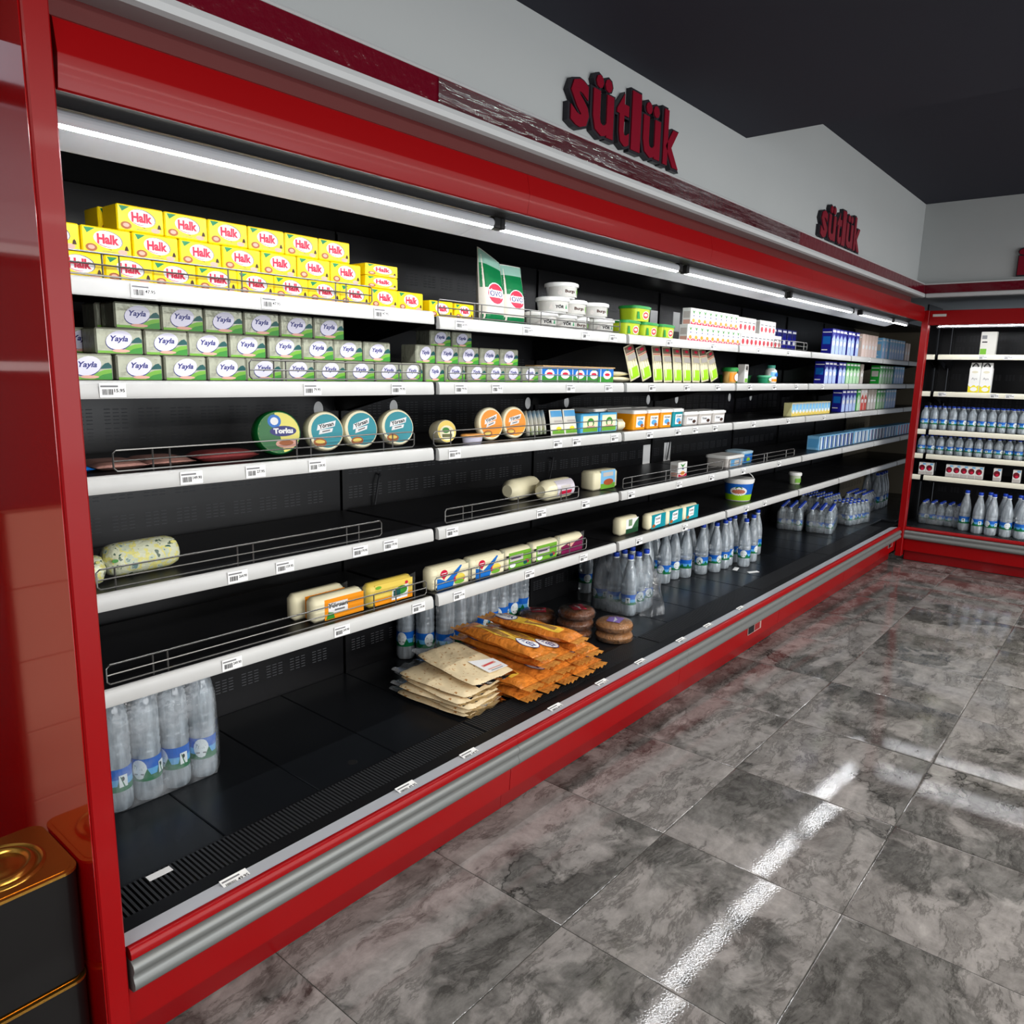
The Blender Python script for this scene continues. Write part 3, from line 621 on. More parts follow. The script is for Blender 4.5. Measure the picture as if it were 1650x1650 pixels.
xs = [1.264, 1.363, 1.480, 1.592, 1.70, 1.81]
for k, x in enumerate(xs): BT.put((x, .058, 1.5047), 'silver-foil butter pack past the shelf joint, bottom row, %s from the joint' % ORD[k], G2, scale=(.82 if k == 0 else .93, 1, 1))
xs = [1.225, 1.326, 1.440, 1.560, 1.678]
for k, x in enumerate(xs): BT.put((x, .066, 1.5698), 'silver-foil butter pack past the shelf joint, upper row, %s from the joint' % ORD[k], G2, scale=(.82 if k == 0 else .98, 1, 1))
for k, x in enumerate((1.365, 1.482)): BT.put((x, .14, 1.6350), 'dim butter pack right under the tub shelf, %s of two' % ORD[k], G2, scale=(.95, 1, .9))
# ---- blue and green cream boxes
D = Dec(); D.rect(.002, .028, .108, .063, BLUE); D.rect(.002, .002, .108, .028, FIELD2); D.oval(.055, .036, .034, .020, WHITE_PRINT, 16); D.oval(.055, .037, .022, .007, REDI, 12); D.oval(.055, .058, .012, .004, GREEN, 10)
CR = Proto(box_pack('cream_box', .110, .075, .066, WHITE, D, 'box', .002))
for k, x in enumerate((1.930, 2.044, 2.156, 2.268, 2.380)): CR.put((x, .05, 1.5047), 'small blue and green dairy box, %s from the butter packs' % ORD[k], 'blue and green dairy boxes')
tr_ = build('display_sleeve', lambda b: b.box(0, .56, 0, .10, 0, .005, mat('cardboard', (196, 160, 112), .7), .001)); tr_.location = (1.93, .042, 1.571); tag(tr_, 'thin cardboard sleeve lying over the blue and green boxes', 'cardboard')
# ---- flat bag before the pouches
def pillow(b, w, d, h, m, n=10, pw=2.6):
    def prof(u): return max(0, 1 - abs(2 * u - 1) ** pw)
    def top(u, v): t = (prof(u) * prof(v)) ** .5; return (w * u, d * v, h / 2 + h / 2 * t)
    def bot(u, v): t = (prof(u) * prof(v)) ** .5; return (w * u, d * v, h / 2 - h / 2 * t)
    b.grid(top, n, n, m); b.grid(bot, n, n, m, True)
fb = build('flat_bag', lambda b: (pillow(b, .20, .16, .03, CREAM)), smooth=60); fb.location = (2.505, .06, 1.505); tag(fb, 'crumpled cream bag lying at the shelf joint', 'bag')
fb2 = dup(fb, (2.50, .07, 1.5355), label='crumpled cream bag lying on another cream bag'); fb2.scale = (.9, .9, .8)
# ---- green and white bag pair
def pouch(name, w, h, t, m_front, cat, dec=None, foot=.55, n=12, back=None, skew=0.):
    def prof(v): return math.sin(PI * min(1, max(0, v)) ** foot) ** .6 if 0 < v < 1 else 0
    def fr(s): return lambda u, v: (w * (u - .5) * (1 - .06 * v), s * t / 2 * (max(0, 1 - (2 * u - 1) ** 4)) ** .6 * prof(v * .96 + .02), h * v + skew * v ** 3 * (.5 - u))
    r = build(name, lambda b: (b.grid(fr(-1), n, n, m_front), b.grid(fr(1), n, n, back or m_front, True)), smooth=70); r['category'] = cat
    if dec:
        def f(b):
            def fn(u, v, l):
                p = fr(-1)(min(1, max(0, u / w + .5)), min(1, max(0, v / h))); return (p[0], p[1] - .0010 - .00015 * l, p[2])
            for l, (vs, fs, m) in enumerate(dec.items): b.add([fn(x, z, l) for x, z in vs], fs, m)
        build('label', f, r)
    return r
def sub_rect(D, x0, z0, x1, z1, m, n=8, k=6):
    vs = [(x0 + (x1 - x0) * i / n, z0 + (z1 - z0) * j / k) for j in range(k + 1) for i in range(n + 1)]
    D.raw(vs, [(j * (n + 1) + i, j * (n + 1) + i + 1, (j + 1) * (n + 1) + i + 1, (j + 1) * (n + 1) + i) for j in range(k) for i in range(n)], m)
def sub_oval(D, cx, cz, rx, rz, m, n=16, k=3):
    vs = [(cx, cz)] + [(cx + rx * q / k * math.cos(2 * PI * i / n), cz + rz * q / k * math.sin(2 * PI * i / n)) for q in range(1, k + 1) for i in range(n)]
    fs = [(0, 1 + i, 1 + (i + 1) % n) for i in range(n)]
    for q in range(k - 1):
        for i in range(n): fs.append((1 + q * n + i, 1 + (q + 1) * n + i, 1 + (q + 1) * n + (i + 1) % n, 1 + q * n + (i + 1) % n))
    D.raw(vs, fs, m)
OVB = mat('bag_white', (224, 218, 206), .3, bump=.25, bscale=30); OVG = mat('bag_green', (14, 112, 62), .25, bump=.2, bscale=30); OVT = mat('bag_pale_green', (142, 182, 166), .25, bump=.2, bscale=30)
for k, (x, hh, y) in enumerate(((1.680, .262, .12), (1.822, .238, .13))):
    D = Dec(); w = .138
    sub_rect(D, -w * .49, hh * .82, w * .49, hh * .985, OVT); sub_rect(D, -w * .49, hh * .50, w * .49, hh * .82, OVG, 8, 8); sub_rect(D, -w * .49, hh * .02, w * .49, hh * .12, OVG)
    sub_oval(D, 0, hh * .42, w * .36, hh * .165, WHITE_PRINT); sub_oval(D, 0, hh * .42, w * .33, hh * .15, REDI); sub_rect(D, -w * .30, hh * .365, w * .30, hh * .475, WHITE_PRINT, 6, 2); D.text('OVO', 0, hh * .42, w * .54, hh * .085, NAVY, .02)
    p = pouch('grated_cheese_bag', w, hh, .07, OVB, 'bag', D, skew=(.05, .0)[k]); p.location = (x, y, 1.7345); p.rotation_euler = (math.radians(-4), 0, 0)
    tag(p, ('taller' if k == 0 else 'shorter') + ' green and white bag with red round emblem behind the wire', 'bag', 'green and white bags')
# ---- white round tubs
def tub(name, r, h, lidr, body, lid, cat, dec=None, sx=1., sy=1., wrap=True):
    R = build(name, lambda b: b.lathe([(r * .80, 0), (r * .82, .002), (r * .93, h * .78)], 28, body, 0, 0, sx, sy), smooth=40); R['category'] = cat
    build('lid', lambda b: b.lathe([(lidr, h * .74), (lidr * 1.012, h * .78), (lidr * 1.012, h * .92), (lidr * .985, h * .96), (lidr * .9, h * .965), (lidr * .88, h), (lidr * .1, h)], 28, lid, 0, 0, sx, sy), R, smooth=40)
    if dec:
        build('label', lambda b: dec.cyl(b, r * .925), R)
    return R
TUBP = mat('tub_print_grey', (186, 184, 178), .4)
TL = Dec(); TL.rect(-.11, .006, .11, .046, TUBP, 22); TL.text('YÖR', -.012, .026, .042, .016, INK, .06, .1); TL.tree(.026, .018, .016, .02, GREEN); TL.tree(-.05, .015, .02, .022, GREYC)
TL2 = Dec(); TL2.rect(-.11, .006, .11, .046, TUBP, 22); TL2.text('Burgu', -.004, .027, .052, .017, DBROWN, .05); TL2.oval(.048, .028, .012, .012, FIELD, 12); TL2.oval(-.052, .022, .010, .010, GREYC, 12)
TA = Proto(tub('cheese_tub', .0735, .066, .0745, WHITE, WHITE, 'tub', TL)); TB = Proto(tub('cheese_tub', .0735, .066, .0745, WHITE, WHITE, 'tub', TL2))
for lst, z, nm in ((((1.972, .098, 0), (2.124, .108, 0), (2.272, .142, 1), (2.416, .098, 0)), 1.7312, 'bottom'), (((2.055, .10, 0), (2.21, .115, 1), (2.372, .105, 1)), 1.7978, 'middle'), (((2.128, .108, 1),), 1.8644, 'top')):
    for k, (x, y, t) in enumerate(lst):
        lab = 'round white cheese tub alone at the top of the stack' if nm == 'top' else 'round white cheese tub in the %s layer, %s from the green bag' % (nm, ORD[k])
        (TB if t else TA).put((x, y, z), lab, 'stacked white cheese tubs', rz=math.radians(-14))
# ---- green margarine tubs
def rr(w, d, c, n=4):
    P = []
    for cx, cy, a0 in ((w / 2 - c, d / 2 - c, 0), (-w / 2 + c, d / 2 - c, 90), (-w / 2 + c, -d / 2 + c, 180), (w / 2 - c, -d / 2 + c, 270)):
        for k in range(n + 1): a = math.radians(a0 + 90 * k / n); P.append((cx + c * math.cos(a), cy + c * math.sin(a)))
    return P
def rect_tub(name, w, d, h, c, body, lid, cat, dec=None, taper=1.1, lidh=.014, side=None):
    def bd(b):
        b.prism_z([(x / taper, y / taper) for x, y in rr(w, d, c)], 0, h - lidh * .6, body, taper)
    R = build(name, bd, smooth=35); R['category'] = cat
    build('lid', lambda b: (b.prism_z(rr(w * 1.05, d * 1.05, c), h - lidh, h - .003, lid), b.prism_z(rr(w * .97, d * .97, c), h - .003, h, lid, .985)), R, smooth=35)
    if dec: build('label', lambda b: dec.emit(b, lambda u, v, l: (u, -d / 2 / taper * (1 + (taper - 1) * v / (h - lidh * .6)) - .0006 - .00014 * l, v)), R)
    return R
D = Dec(); D.oval(.020, .030, .030, .020, WHITE_PRINT, 16); D.oval(.020, .030, .026, .016, mat('print_tomato', (214, 70, 60), .4), 16); D.oval(.02, .031, .016, .006, WHITE_PRINT, 12); D.poly([(-.06, .01), (-.03, .01), (-.045, .045), (-.062, .045)], TUBG)
GT = Proto(rect_tub('margarine_tub', .160, .11, .074, .03, TUBY, TUBG, 'tub', D))
for k, (x, z) in enumerate(((2.655, 1.7312), (2.832, 1.7312), (3.008, 1.7312))): GT.put((x, .105, z), 'green-lidded yellow-green tub on the shelf, %s from the white tubs' % ORD[k], 'green lidded tubs', rz=.06)
GT.put((2.745, .105, 1.8058), 'green-lidded yellow-green tub stacked on top of two others', 'green lidded tubs')
# ---- small drink cartons
def small_carton(a, b_, w, h, style):
    D = Dec()
    if style == 0:
        D.rect(.002, .002, w - .002, h * .2, REDI); D.oval(w / 2, h * .25, w * .34, h * .16, WHITE_PRINT, 12); D.oval(w / 2, h * .25, w * .27, h * .125, ORANGE, 12); D.poly([(w * .2, h * .9), (w * .5, h * .62), (w * .8, h * .9), (w * .5, h * .80)], FIELD2); D.rect(w * .42, h * .5, w * .62, h * .58, NAVY)
        S = Dec(); S.rect(-.045, .004, -.004, h * .3, PINK); S.rect(-.045, h * .4, -.006, h * .8, GREYC)
    else:
        D.rect(.002, .002, w - .002, h * .14, GREYC); D.oval(w / 2, h * .34, w * .32, h * .2, mat('print_berry', (190, 40, 52), .4), 12); D.rect(w * .15, h * .62, w * .85, h * .7, GREY); D.rect(.002, h * .9, w - .002, h - .002, GREYC)
        S = Dec(); S.rect(-.045, .004, -.004, h * .9, GREYC)
    return Proto(box_pack('drink_carton', w, .052, h, WHITE, D, 'carton', .0015, S))
SA = small_carton(0, 0, .066, .089, 0); SB = small_carton(0, 0, .062, .086, 1)
for k in range(10): SA.put((3.205 + .0690 * k, .045, 1.7310), 'small white drink carton with orange spot, lower row, %s from the green tubs' % ORD[k], 'small drink cartons on the top shelf')
for k in range(9): SA.put((3.235 + .0690 * k, .047, 1.8205), 'small white drink carton with orange spot, upper row, %s from the green tubs' % ORD[k], 'small drink cartons on the top shelf')
for k in range(10): SB.put((3.905 + .0655 * k, .045, 1.7310), 'small white drink carton with red spot, lower row, %s from the orange-spot cartons' % ORD[k], 'small drink cartons on the top shelf')
for k in range(9):
    if k == 4: continue
    SB.put((3.86 + .0655 * k, .047, 1.8175), 'small white drink carton with red spot, upper row, %s from the orange-spot cartons' % ORD[k if k < 4 else k - 1], 'small drink cartons on the top shelf')
# ---- leaning pouches with string cheese
PW = mat('pouch_clear_cream', (214, 206, 172), .22, var=.22, vscale=40, bump=.3, bscale=30)
D = Dec(); w, h = .104, .185
sub_rect(D, -w * .46, h * .05, w * .46, h * .36, LIME, 4, 5); sub_rect(D, -w * .46, h * .80, w * .46, h * .97, mat('pouch_dark_top', (112, 92, 76), .35), 4, 3); sub_oval(D, 0, h * .90, w * .22, h * .04, REDI, 10, 1); sub_rect(D, -w * .40, h * .58, w * .40, h * .72, GREYC, 4, 3)
sub_rect(D, -w * .46, h * .76, w * .46, h * .78, REDI, 4, 1)
for q in range(3): D.rect(-w * .3 + q * .025, h * .38, -w * .3 + q * .025 + .010, h * .56, CREAM)
PO = Proto(pouch('string_cheese_pouch', w, h, .022, PW, 'pouch', D, .7))
lean = math.radians(-7)
for k, (x, ry) in enumerate(((2.70, -.30), (2.815, -.30), (2.93, -.03), (3.038, -.02), (3.146, 0), (3.254, 0), (3.362, .02), (3.475, -.12), (3.595, -.30))):
    PO.put((x, .055, 1.5075 + .057 * abs(math.sin(ry))), 'clear pouch of string cheese leaning back, %s from the cream bags' % ORD[k], 'leaning string cheese pouches', rot=(lean, ry, 0), scale=(.88, 1, .93 if abs(ry) > .2 else 1))
# ---- fourth bay small things on shelf two
D = Dec(); D.rect(-.05, .01, .05, .062, ORANGE, 10); D.oval(0, .036, .022, .024, WHITE_PRINT, 14); D.oval(0, .034, .010, .016, TEAL, 12)
t = tub('yoghurt_tub', .048, .095, .051, mat('tub_orange_cream', (236, 190, 110), .4), TUBG, 'tub', D); t.location = (3.90, .10, 1.505); tag(t, 'orange printed tub with dark green lid at the shelf joint', 'tub')
D = Dec(); D.rect(.004, .07, .046, .112, GREYC); D.poly([(.01, .085), (.04, .08), (.034, .105), (.02, .108)], INK); D.rect(.004, .005, .046, .03, FIELD)
t = box_pack('milk_carton', .052, .05, .118, WHITE, D, 'carton'); t.location = (4.06, .07, 1.505); tag(t, 'single small white carton with dark print beside the orange tub', 'carton')
t = build('green_tray', lambda b: (b.prism_z(rr(.26, .11, .02), 0, .045, TUBG, 1.08), b.prism_z(rr(.29, .125, .022), .045, .050, mat('tray_rim', (24, 96, 48), .4))), smooth=35); t.location = (4.30, .24, 1.505); tag(t, 'long dark green tray lying behind the small carton', 'tray')
D = Dec(); D.oval(0, .026, .02, .012, WHITE_PRINT, 12); D.poly([(-.03, .008), (.03, .008), (.0, .02)], LIME)
t = tub('green_cup', .046, .052, .047, mat('cup_green', (46, 150, 108), .35), mat('cup_lid', (90, 180, 140), .35), 'cup', D); t.location = (4.40, .08, 1.505); tag(t, 'short green cup beside the white bottle', 'cup')
bt = build('yoghurt_bottle', lambda b: b.lathe([(.036, 0), (.040, .004), (.041, .06), (.039, .085), (.026, .098), (.024, .103)], 20, WHITE), smooth=40); tag(bt, 'white dairy bottle with teal cap and blue print', 'bottle'); bt.location = (4.56, .10, 1.505)
build('cap', lambda b: b.lathe([(.027, .101), (.028, .104), (.028, .118), (.026, .121)], 20, mat('cap_teal', (70, 160, 140), .4)), bt, smooth=40)
D = Dec(); D.rect(-.05, .045, .05, .075, LBLUE, 8); D.oval(.0, .058, .02, .012, BLUE, 10); D.rect(-.04, .012, .04, .03, ORANGE, 8); build('label', lambda b: D.cyl(b, .0415), bt)
# ---- tall milk cartons of the far bays
def tall_carton(body, front, w=.085, h=.20, topc=WHITE_PRINT, name='milk_carton'):
    D = Dec(); D.rect(.002, .002, w - .002, h * .60, front); D.poly([(.002, h * .60), (w - .002, h * .60), (w * .5, h * .78)], front); D.rect(.006, h * .86, w - .006, h * .94, topc); D.oval(w / 2, h * .45, w * .3, h * .1, WHITE_PRINT, 10)
    S = Dec(); S.rect(-.075, h * .84, -.006, h * .88, WHITE_PRINT); S.rect(-.075, h * .16, -.03, h * .2, WHITE_PRINT); S.rect(-.07, h * .4, -.012, h * .7, BLUE if body is DBLUE else GREYC)
    return Proto(box_pack(name, w, .08, h, body, D, 'carton', .0015, S))
PALE = mat('carton_pale_blue', (176, 196, 236), .4); TAUPE = mat('carton_taupe', (150, 140, 128), .45)
CB = tall_carton(DBLUE, PALE); CP = tall_carton(PEACH, mat('carton_rose', (236, 214, 206), .4), topc=PEACH); CG = tall_carton(LGREEN, mat('carton_mint', (190, 226, 186), .4)); CS = tall_carton(LBLUE, PALE); CT = tall_carton(TAUPE, GREYC, topc=TAUPE)
CRW = tall_carton(mat('carton_white_red', (226, 216, 210), .4), mat('carton_red_low', (200, 70, 56), .4)); CD = tall_carton(mat('carton_dim_blue', (40, 44, 120), .4), DBLUE)
def run(P, xs, z, what, ref, y=.05, sc=1.):
    for k, x in enumerate(xs): P.put((x, y, z), '%s, %s from %s' % (what, ORD[k], ref), 'tall milk cartons in the far bays', scale=(1, 1, sc))
z1, z2, z3 = 1.7308, 1.5047, 1.2700
run(CB, [5.62 + .092 * k for k in range(4)] + [6.02, 6.112, 6.24], z1, 'deep blue milk carton, top shelf', 'the drink cartons')
run(CD, [5.03 + .105 * k for k in range(6)], z1, 'dim blue milk carton deep on the top shelf', 'the drink cartons', .34, .92)
run(CP, [6.42 + .095 * k for k in range(5)], z1, 'rose milk carton, top shelf', 'the blue cartons', sc=.99)
run(CS, [7.05, 7.16, 7.3, 7.395, 7.49, 7.585, 7.68, 7.775], z1, 'pale blue milk carton, top shelf', 'the rose cartons', sc=.97)
run(CP, [7.9, 8.0], z1, 'rose milk carton at the far end, top shelf', 'the pale blue cartons', sc=.9)
run(CB, [5.52, 5.615, 5.71, 5.86, 5.955], z2, 'deep blue milk carton, second shelf', 'the white dairy bottle', sc=.86)
run(CG, [6.06, 6.155, 6.25, 6.345], z2, 'green milk carton, second shelf', 'the blue cartons', sc=.86)
run(CT, [6.46], z2, 'taupe milk carton, second shelf', 'the green cartons', sc=.84)
run(CG, [7.06, 7.155, 7.25, 7.345, 7.44], z2, 'green milk carton at the far end, second shelf', 'the taupe carton', sc=.84)
run(CS, [7.58, 7.675, 7.77, 7.865], z2, 'pale blue milk carton, second shelf', 'the far green cartons', sc=.84)
run(CB, [6.02, 6.13, 6.225, 6.32], z3, 'deep blue milk carton, third shelf', 'the flower-print boxes', sc=.92)
run(CG, [6.44], z3, 'green milk carton alone, third shelf', 'the blue cartons', sc=.92)
run(CRW, [6.55, 6.645], z3, 'white and red milk carton, third shelf', 'the green carton', sc=.92)
run(CT, [6.76, 6.855, 6.95], z3, 'taupe milk carton, third shelf', 'the red cartons', sc=.92)
run(CG, [7.06, 7.155, 7.25], z3, 'green milk carton, third shelf', 'the taupe cartons', sc=.9)
run(CS, [7.36, 7.455, 7.55, 7.645], z3, 'pale blue milk carton, third shelf', 'the far green cartons', sc=.9)
# flower-print small boxes
D = Dec(); D.rect(.002, .002, .064, .03, YCHEESE); D.rect(.002, .03, .064, .085, LBLUE); D.oval(.033, .032, .018, .014, WHITE_PRINT, 10); D.rect(.002, .085, .064, .094, GREYC)
FB = Proto(box_pack('dessert_box', .066, .06, .096, mat('box_pale_yellow', (226, 222, 160), .4), D, 'box', .0015))
for k in range(12): FB.put((4.87 + .0705 * k, .045, z3), 'small yellow and blue printed box, %s from the white boxes' % ORD[k], 'small printed boxes on the third shelf')
# light blue multipack boxes on shelf four
def multi(c1, c2, n, w):
    D = Dec()
    for q in range(n): D.rect(.004 + q * (w - .008) / n, .006, .004 + (q + .62) * (w - .008) / n, .104, (c1, WHITE_PRINT, c2)[q % 3])
    return box_pack('multipack_box', w, .10, .112, LBLUE, D, 'box', .004, Dec().rect(-.09, .02, -.01, .09, SKY2))
mbx = [(5.54, .88, GREY, DBLUE), (6.46, .42, GREYC, NAVY), (6.90, .55, INK, PURP), (7.47, .40, DBLUE, GREY), (7.89, .55, LBLUE, REDI)]
for k, (x, w, a, b_) in enumerate(mbx):
    t = multi(a, b_, int(w / .035), w); t.location = (x, .045, .9792); tag(t, 'light blue striped multipack box on the fourth shelf, %s from the black gap' % ORD[k], 'box', 'striped multipack boxes')
# ---- third shelf, first bay: meat packs, round cheeses
z3a = 1.2745
def flat_pack(name, w, d, h, m, cat, wrap=None):
    r = build(name, lambda b: pillow(b, w, d, h, m, 8, 4), smooth=50); r['category'] = cat; return r
t = flat_pack('meat_pack', .13, .17, .022, MEAT, 'meat'); t.location = (.138, .06, z3a); tag(t, 'flat pink sliced meat pack behind the wire, next to the blue pack', 'meat', 'flat meat packs')
t2 = dup(t, (.272, .07, z3a), label='flat pink sliced meat pack, middle one behind the wire', group='flat meat packs')
t = flat_pack('meat_pack', .19, .10, .032, MEATR, 'meat'); t.location = (.408, .07, z3a); tag(t, 'dark red sausage pack lying near the round cheeses', 'meat', 'flat meat packs')
t = flat_pack('blue_meat_pack', .11, .15, .02, BLUE, 'meat'); t.location = (.022, .06, z3a); tag(t, 'blue meat pack lying by the red end panel', 'meat', 'flat meat packs')
def round_cheese(name, r, t, rim, face, dec, cat, tray=None):
    """disc standing on its rim, face towards -y"""
    def disc(b):
        seg = 30; prof = [(r * .93, 0), (r, t * .18), (r, t * .8), (r * .95, t)]
        vs = []; fs = []
        for rr_, y in prof:
            for k in range(seg): a = 2 * PI * k / seg; vs.append((rr_ * math.cos(a), y, r + rr_ * math.sin(a)))
        for i in range(len(prof) - 1):
            for k in range(seg): fs.append((i * seg + k, i * seg + (k + 1) % seg, (i + 1) * seg + (k + 1) % seg, (i + 1) * seg + k))
        fs.append(tuple(range(seg))); fs.append(tuple(range(3 * seg, 4 * seg))[::-1]); b.add(vs, fs, rim)
    R = build(name, disc, smooth=40); R['category'] = cat
    build('label', lambda b: dec.front(b, -.0002, 0, r), R)
    if 0: build('clear_wrap', lambda b: b.prism_y([(r * 1.035 * math.cos(2 * PI * k / 24), r + r * 1.0 * math.sin(2 * PI * k / 24)) for k in range(24)], -.004, -.0032, FILM_CLEAR), R)
    return R
r = .068
D = Dec(); D.oval(0, 0, r * .9, r * .9, mat('cheese_box_yellow', (232, 222, 110), .35), 28); D.poly([(r * .9 * math.cos(a / 12 * PI + PI * .55), r * .9 * math.sin(a / 12 * PI + PI * .55)) for a in range(13)], mat('cheese_box_green', (10, 104, 40), .3)); D.oval(-.012, .035, .020, .020, BLUE, 16); D.oval(-.012, .035, .012, .012, WHITE_PRINT, 12); D.oval(.012, .004, .040, .016, NAVY, 18); D.text('Torku', .012, .005, .058, .017, WHITE_PRINT, .06); D.oval(.02, -.034, .034, .014, PINK, 14); D.oval(.018, -.032, .022, .008, BROWN, 12)
ck = round_cheese('round_cheese', r, .05, mat('cheese_box_rim', (16, 110, 48), .3), None, D, 'cheese'); ck.location = (.672, .07, z3a + .008); ck.rotation_euler = (math.radians(-8), 0, math.radians(-8)); ck.scale = (1.08, .9, 1.0); tag(ck, 'round green and yellow cheese box standing on its rim', 'cheese')
r = .062
def yorsan(face):
    D = Dec(); D.oval(0, 0, r * .92, r * .92, CREAM, 28); D.oval(.004, 0, r * .84, r * .84, face, 28); D.poly([(-.030, .000), (.030, .016), (.034, .034), (-.026, .018)], WHITE_PRINT); D.text('Yörsan', .002, .018, .050, .013, INK, .03, .15, .26); D.poly([(-.024, -.012), (.02, -.002), (.024, .010), (-.02, .002)], WHITE_PRINT); D.poly([(-.012, -.005), (.014, .001), (.014, .005), (-.012, -.001)], GREY); D.oval(-.020, -.036, .022, .013, BROWN, 12); D.oval(-.020, -.034, .016, .006, YCHEESE, 12); return D
YT = Proto(round_cheese('round_cheese', r, .05, CREAM, None, yorsan(TEAL), 'cheese')); YO = Proto(round_cheese('round_cheese', r, .035, CREAM, None, yorsan(ORANGE), 'cheese'))
for k, x in enumerate((.842, .995, 1.150)): YT.put((x, .075, z3a + .0085), 'round cheese with teal label standing on its rim, %s from the green cheese box' % ORD[k], 'teal round cheeses', rot=(math.radians(-9), math.radians((4, -3, 2)[k]), math.radians((-10, -8, -14)[k])), scale=(1.06, .8, 1.04))
for k, x in enumerate((1.635, 1.775)): YO.put((x, .06, SH[2] + .0055), 'round cheese with orange label standing on its rim, %s from the shelf joint' % ORD[k], 'orange round cheeses', rot=(math.radians(-7), math.radians((-4, 2)[k]), math.radians((-10, -12)[k])), scale=(1.04, .8, 1.06))
zz = SH[2] + .0005
D = Dec(); D.oval(0, 0, .040, .040, YCHEESE, 24); D.oval(0, -.006, .032, .028, CREAM, 20); D.oval(-.004, .004, .016, .011, FIELD2, 12); D.rect(-.022, -.022, .022, -.010, mat('print_olive', (96, 96, 48), .4))
rs = round_cheese('round_cheese', .044, .06, CREAM, None, D, 'cheese'); rs.location = (1.375, .055, zz + .009); rs.rotation_euler = (math.radians(-8), 0, math.radians(-12)); tag(rs, 'small cream round cheese with yellow rim beside the shelf joint', 'cheese')
D = Dec(); D.rect(-.04, .008, .04, .022, LILAC, 8); t = tub('cheese_dish', .052, .036, .054, LILAC, mat('dish_orange', (226, 160, 84), .4), 'tub', None, 1., .7); t.location = (1.515, .06, zz); tag(t, 'low oval dish with orange lid between two round cheeses', 'tub')
# thin cheese pouches standing in a row
D = Dec(); w, h = .085, .105
sub_rect(D, -w * .44, h * .72, w * .44, h * .96, SKY2, 4, 3); sub_rect(D, -w * .44, h * .06, w * .44, h * .22, FIELD, 4, 2); sub_oval(D, 0, h * .25, w * .2, h * .08, mat('print_bright_yellow', (232, 220, 40), .4), 10, 1); sub_rect(D, -w * .3, h * .50, w * .3, h * .58, GREYC, 4, 1)
TP = Proto(pouch('cheese_pouch', w, h, .02, mat('pouch_white', (228, 226, 214), .3, bump=.3, bscale=40), 'pouch', D, .8))
for k in range(5): TP.put((1.868 + .033 * k, .075 + .018 * k * .2, zz + .008), 'thin pale cheese pouch squeezed edge-on, %s from the orange cheeses' % ORD[k], 'pale cheese pouches', rot=(math.radians(-6), math.radians(8), math.radians(58)))
for k, x in enumerate((2.065, 2.165)): TP.put((x, .055, zz + .003), 'pale cheese pouch with blue top facing the aisle, %s of two' % ORD[k], 'pale cheese pouches', rot=(math.radians(-10), 0, 0), scale=(1.15, 1, 1.08))
D = Dec(); D.rect(.016, .012, .142, .082, CREAM); D.rect(.016, .008, .142, .026, FIELD); D.oval(.08, .05, .03, .022, FIELD2, 14); D.oval(.08, .046, .02, .013, CREAM, 12); D.rect(.05, .026, .115, .036, PINK)
BB = Proto(box_pack('cheese_box', .152, .07, .092, mat('box_sky', (88, 178, 226), .35), D, 'box', .004))
for k, x in enumerate((2.228, 2.386)): BB.put((x, .045, zz), 'sky blue cheese box with cream panel, %s from the pouches' % ORD[k], 'sky blue cheese boxes', scale=(.96, 1, 1 if k == 0 else 1.02))
t = build('cheese_roll', lambda b: b.box(0, .13, 0, .075, 0, .055, CREAM, .018), smooth=60); t.location = (2.500 + .012, .055, zz); tag(t, 'cream wrapped roll between sky blue boxes and orange tubs', 'cheese')
# orange, teal and white lidded boxes in the third bay
def lid_box(col_, w=.125, d=.16, h=.098):
    D = Dec(); D.rect(-w * .30, .012, w * .34, .066, WHITE_PRINT); D.text('Yörsan', w * .02, .055, w * .5, .012, INK, .03, .15, .05); D.oval(w * .02, .032, w * .22, .014, SKY2, 14); D.oval(w * .16, .020, .016, .009, BROWN, 10)
    return rect_tub('lidded_cheese_box', w, d, h, .016, col_, WHITE, 'box', D, 1.04, .018)
OB = Proto(lid_box(mat('box_orange', (240, 154, 10), .35)))
xs = [(2.745, .12), (2.885, .12), (3.022, .12), (2.665, .30), (2.80, .30), (2.94, .32), (3.075, .30)]
for k, (x, y) in enumerate(xs[:3]): OB.put((x, y, zz), 'orange cheese box with white lid, front row, %s from the shelf joint' % ORD[k], 'orange lidded boxes')
for k, (x, y) in enumerate(xs[3:]): OB.put((x, y, zz), 'orange cheese box with white lid, back row, %s from the shelf joint' % ORD[k], 'orange lidded boxes')
t = lid_box(TEAL, .115); t.location = (3.152, .12, zz); tag(t, 'teal cheese box with white lid beside the orange boxes', 'box')
D = Dec(); D.rect(-.06, .008, .06, .046, WHITE_PRINT); D.text('Yörsan', -.02, .034, .06, .014, INK, .03, .2); D.oval(.03, .020, .022, .010, DBROWN, 12)
WB = Proto(rect_tub('white_cheese_box', .165, .15, .075, .014, GREYC, WHITE, 'box', D, 1.04, .016))
for k, x in enumerate((3.312, 3.490, 3.668)): WB.put((x, .115, zz), 'low white cheese box with white lid, %s from the teal box' % ORD[k], 'low white boxes')
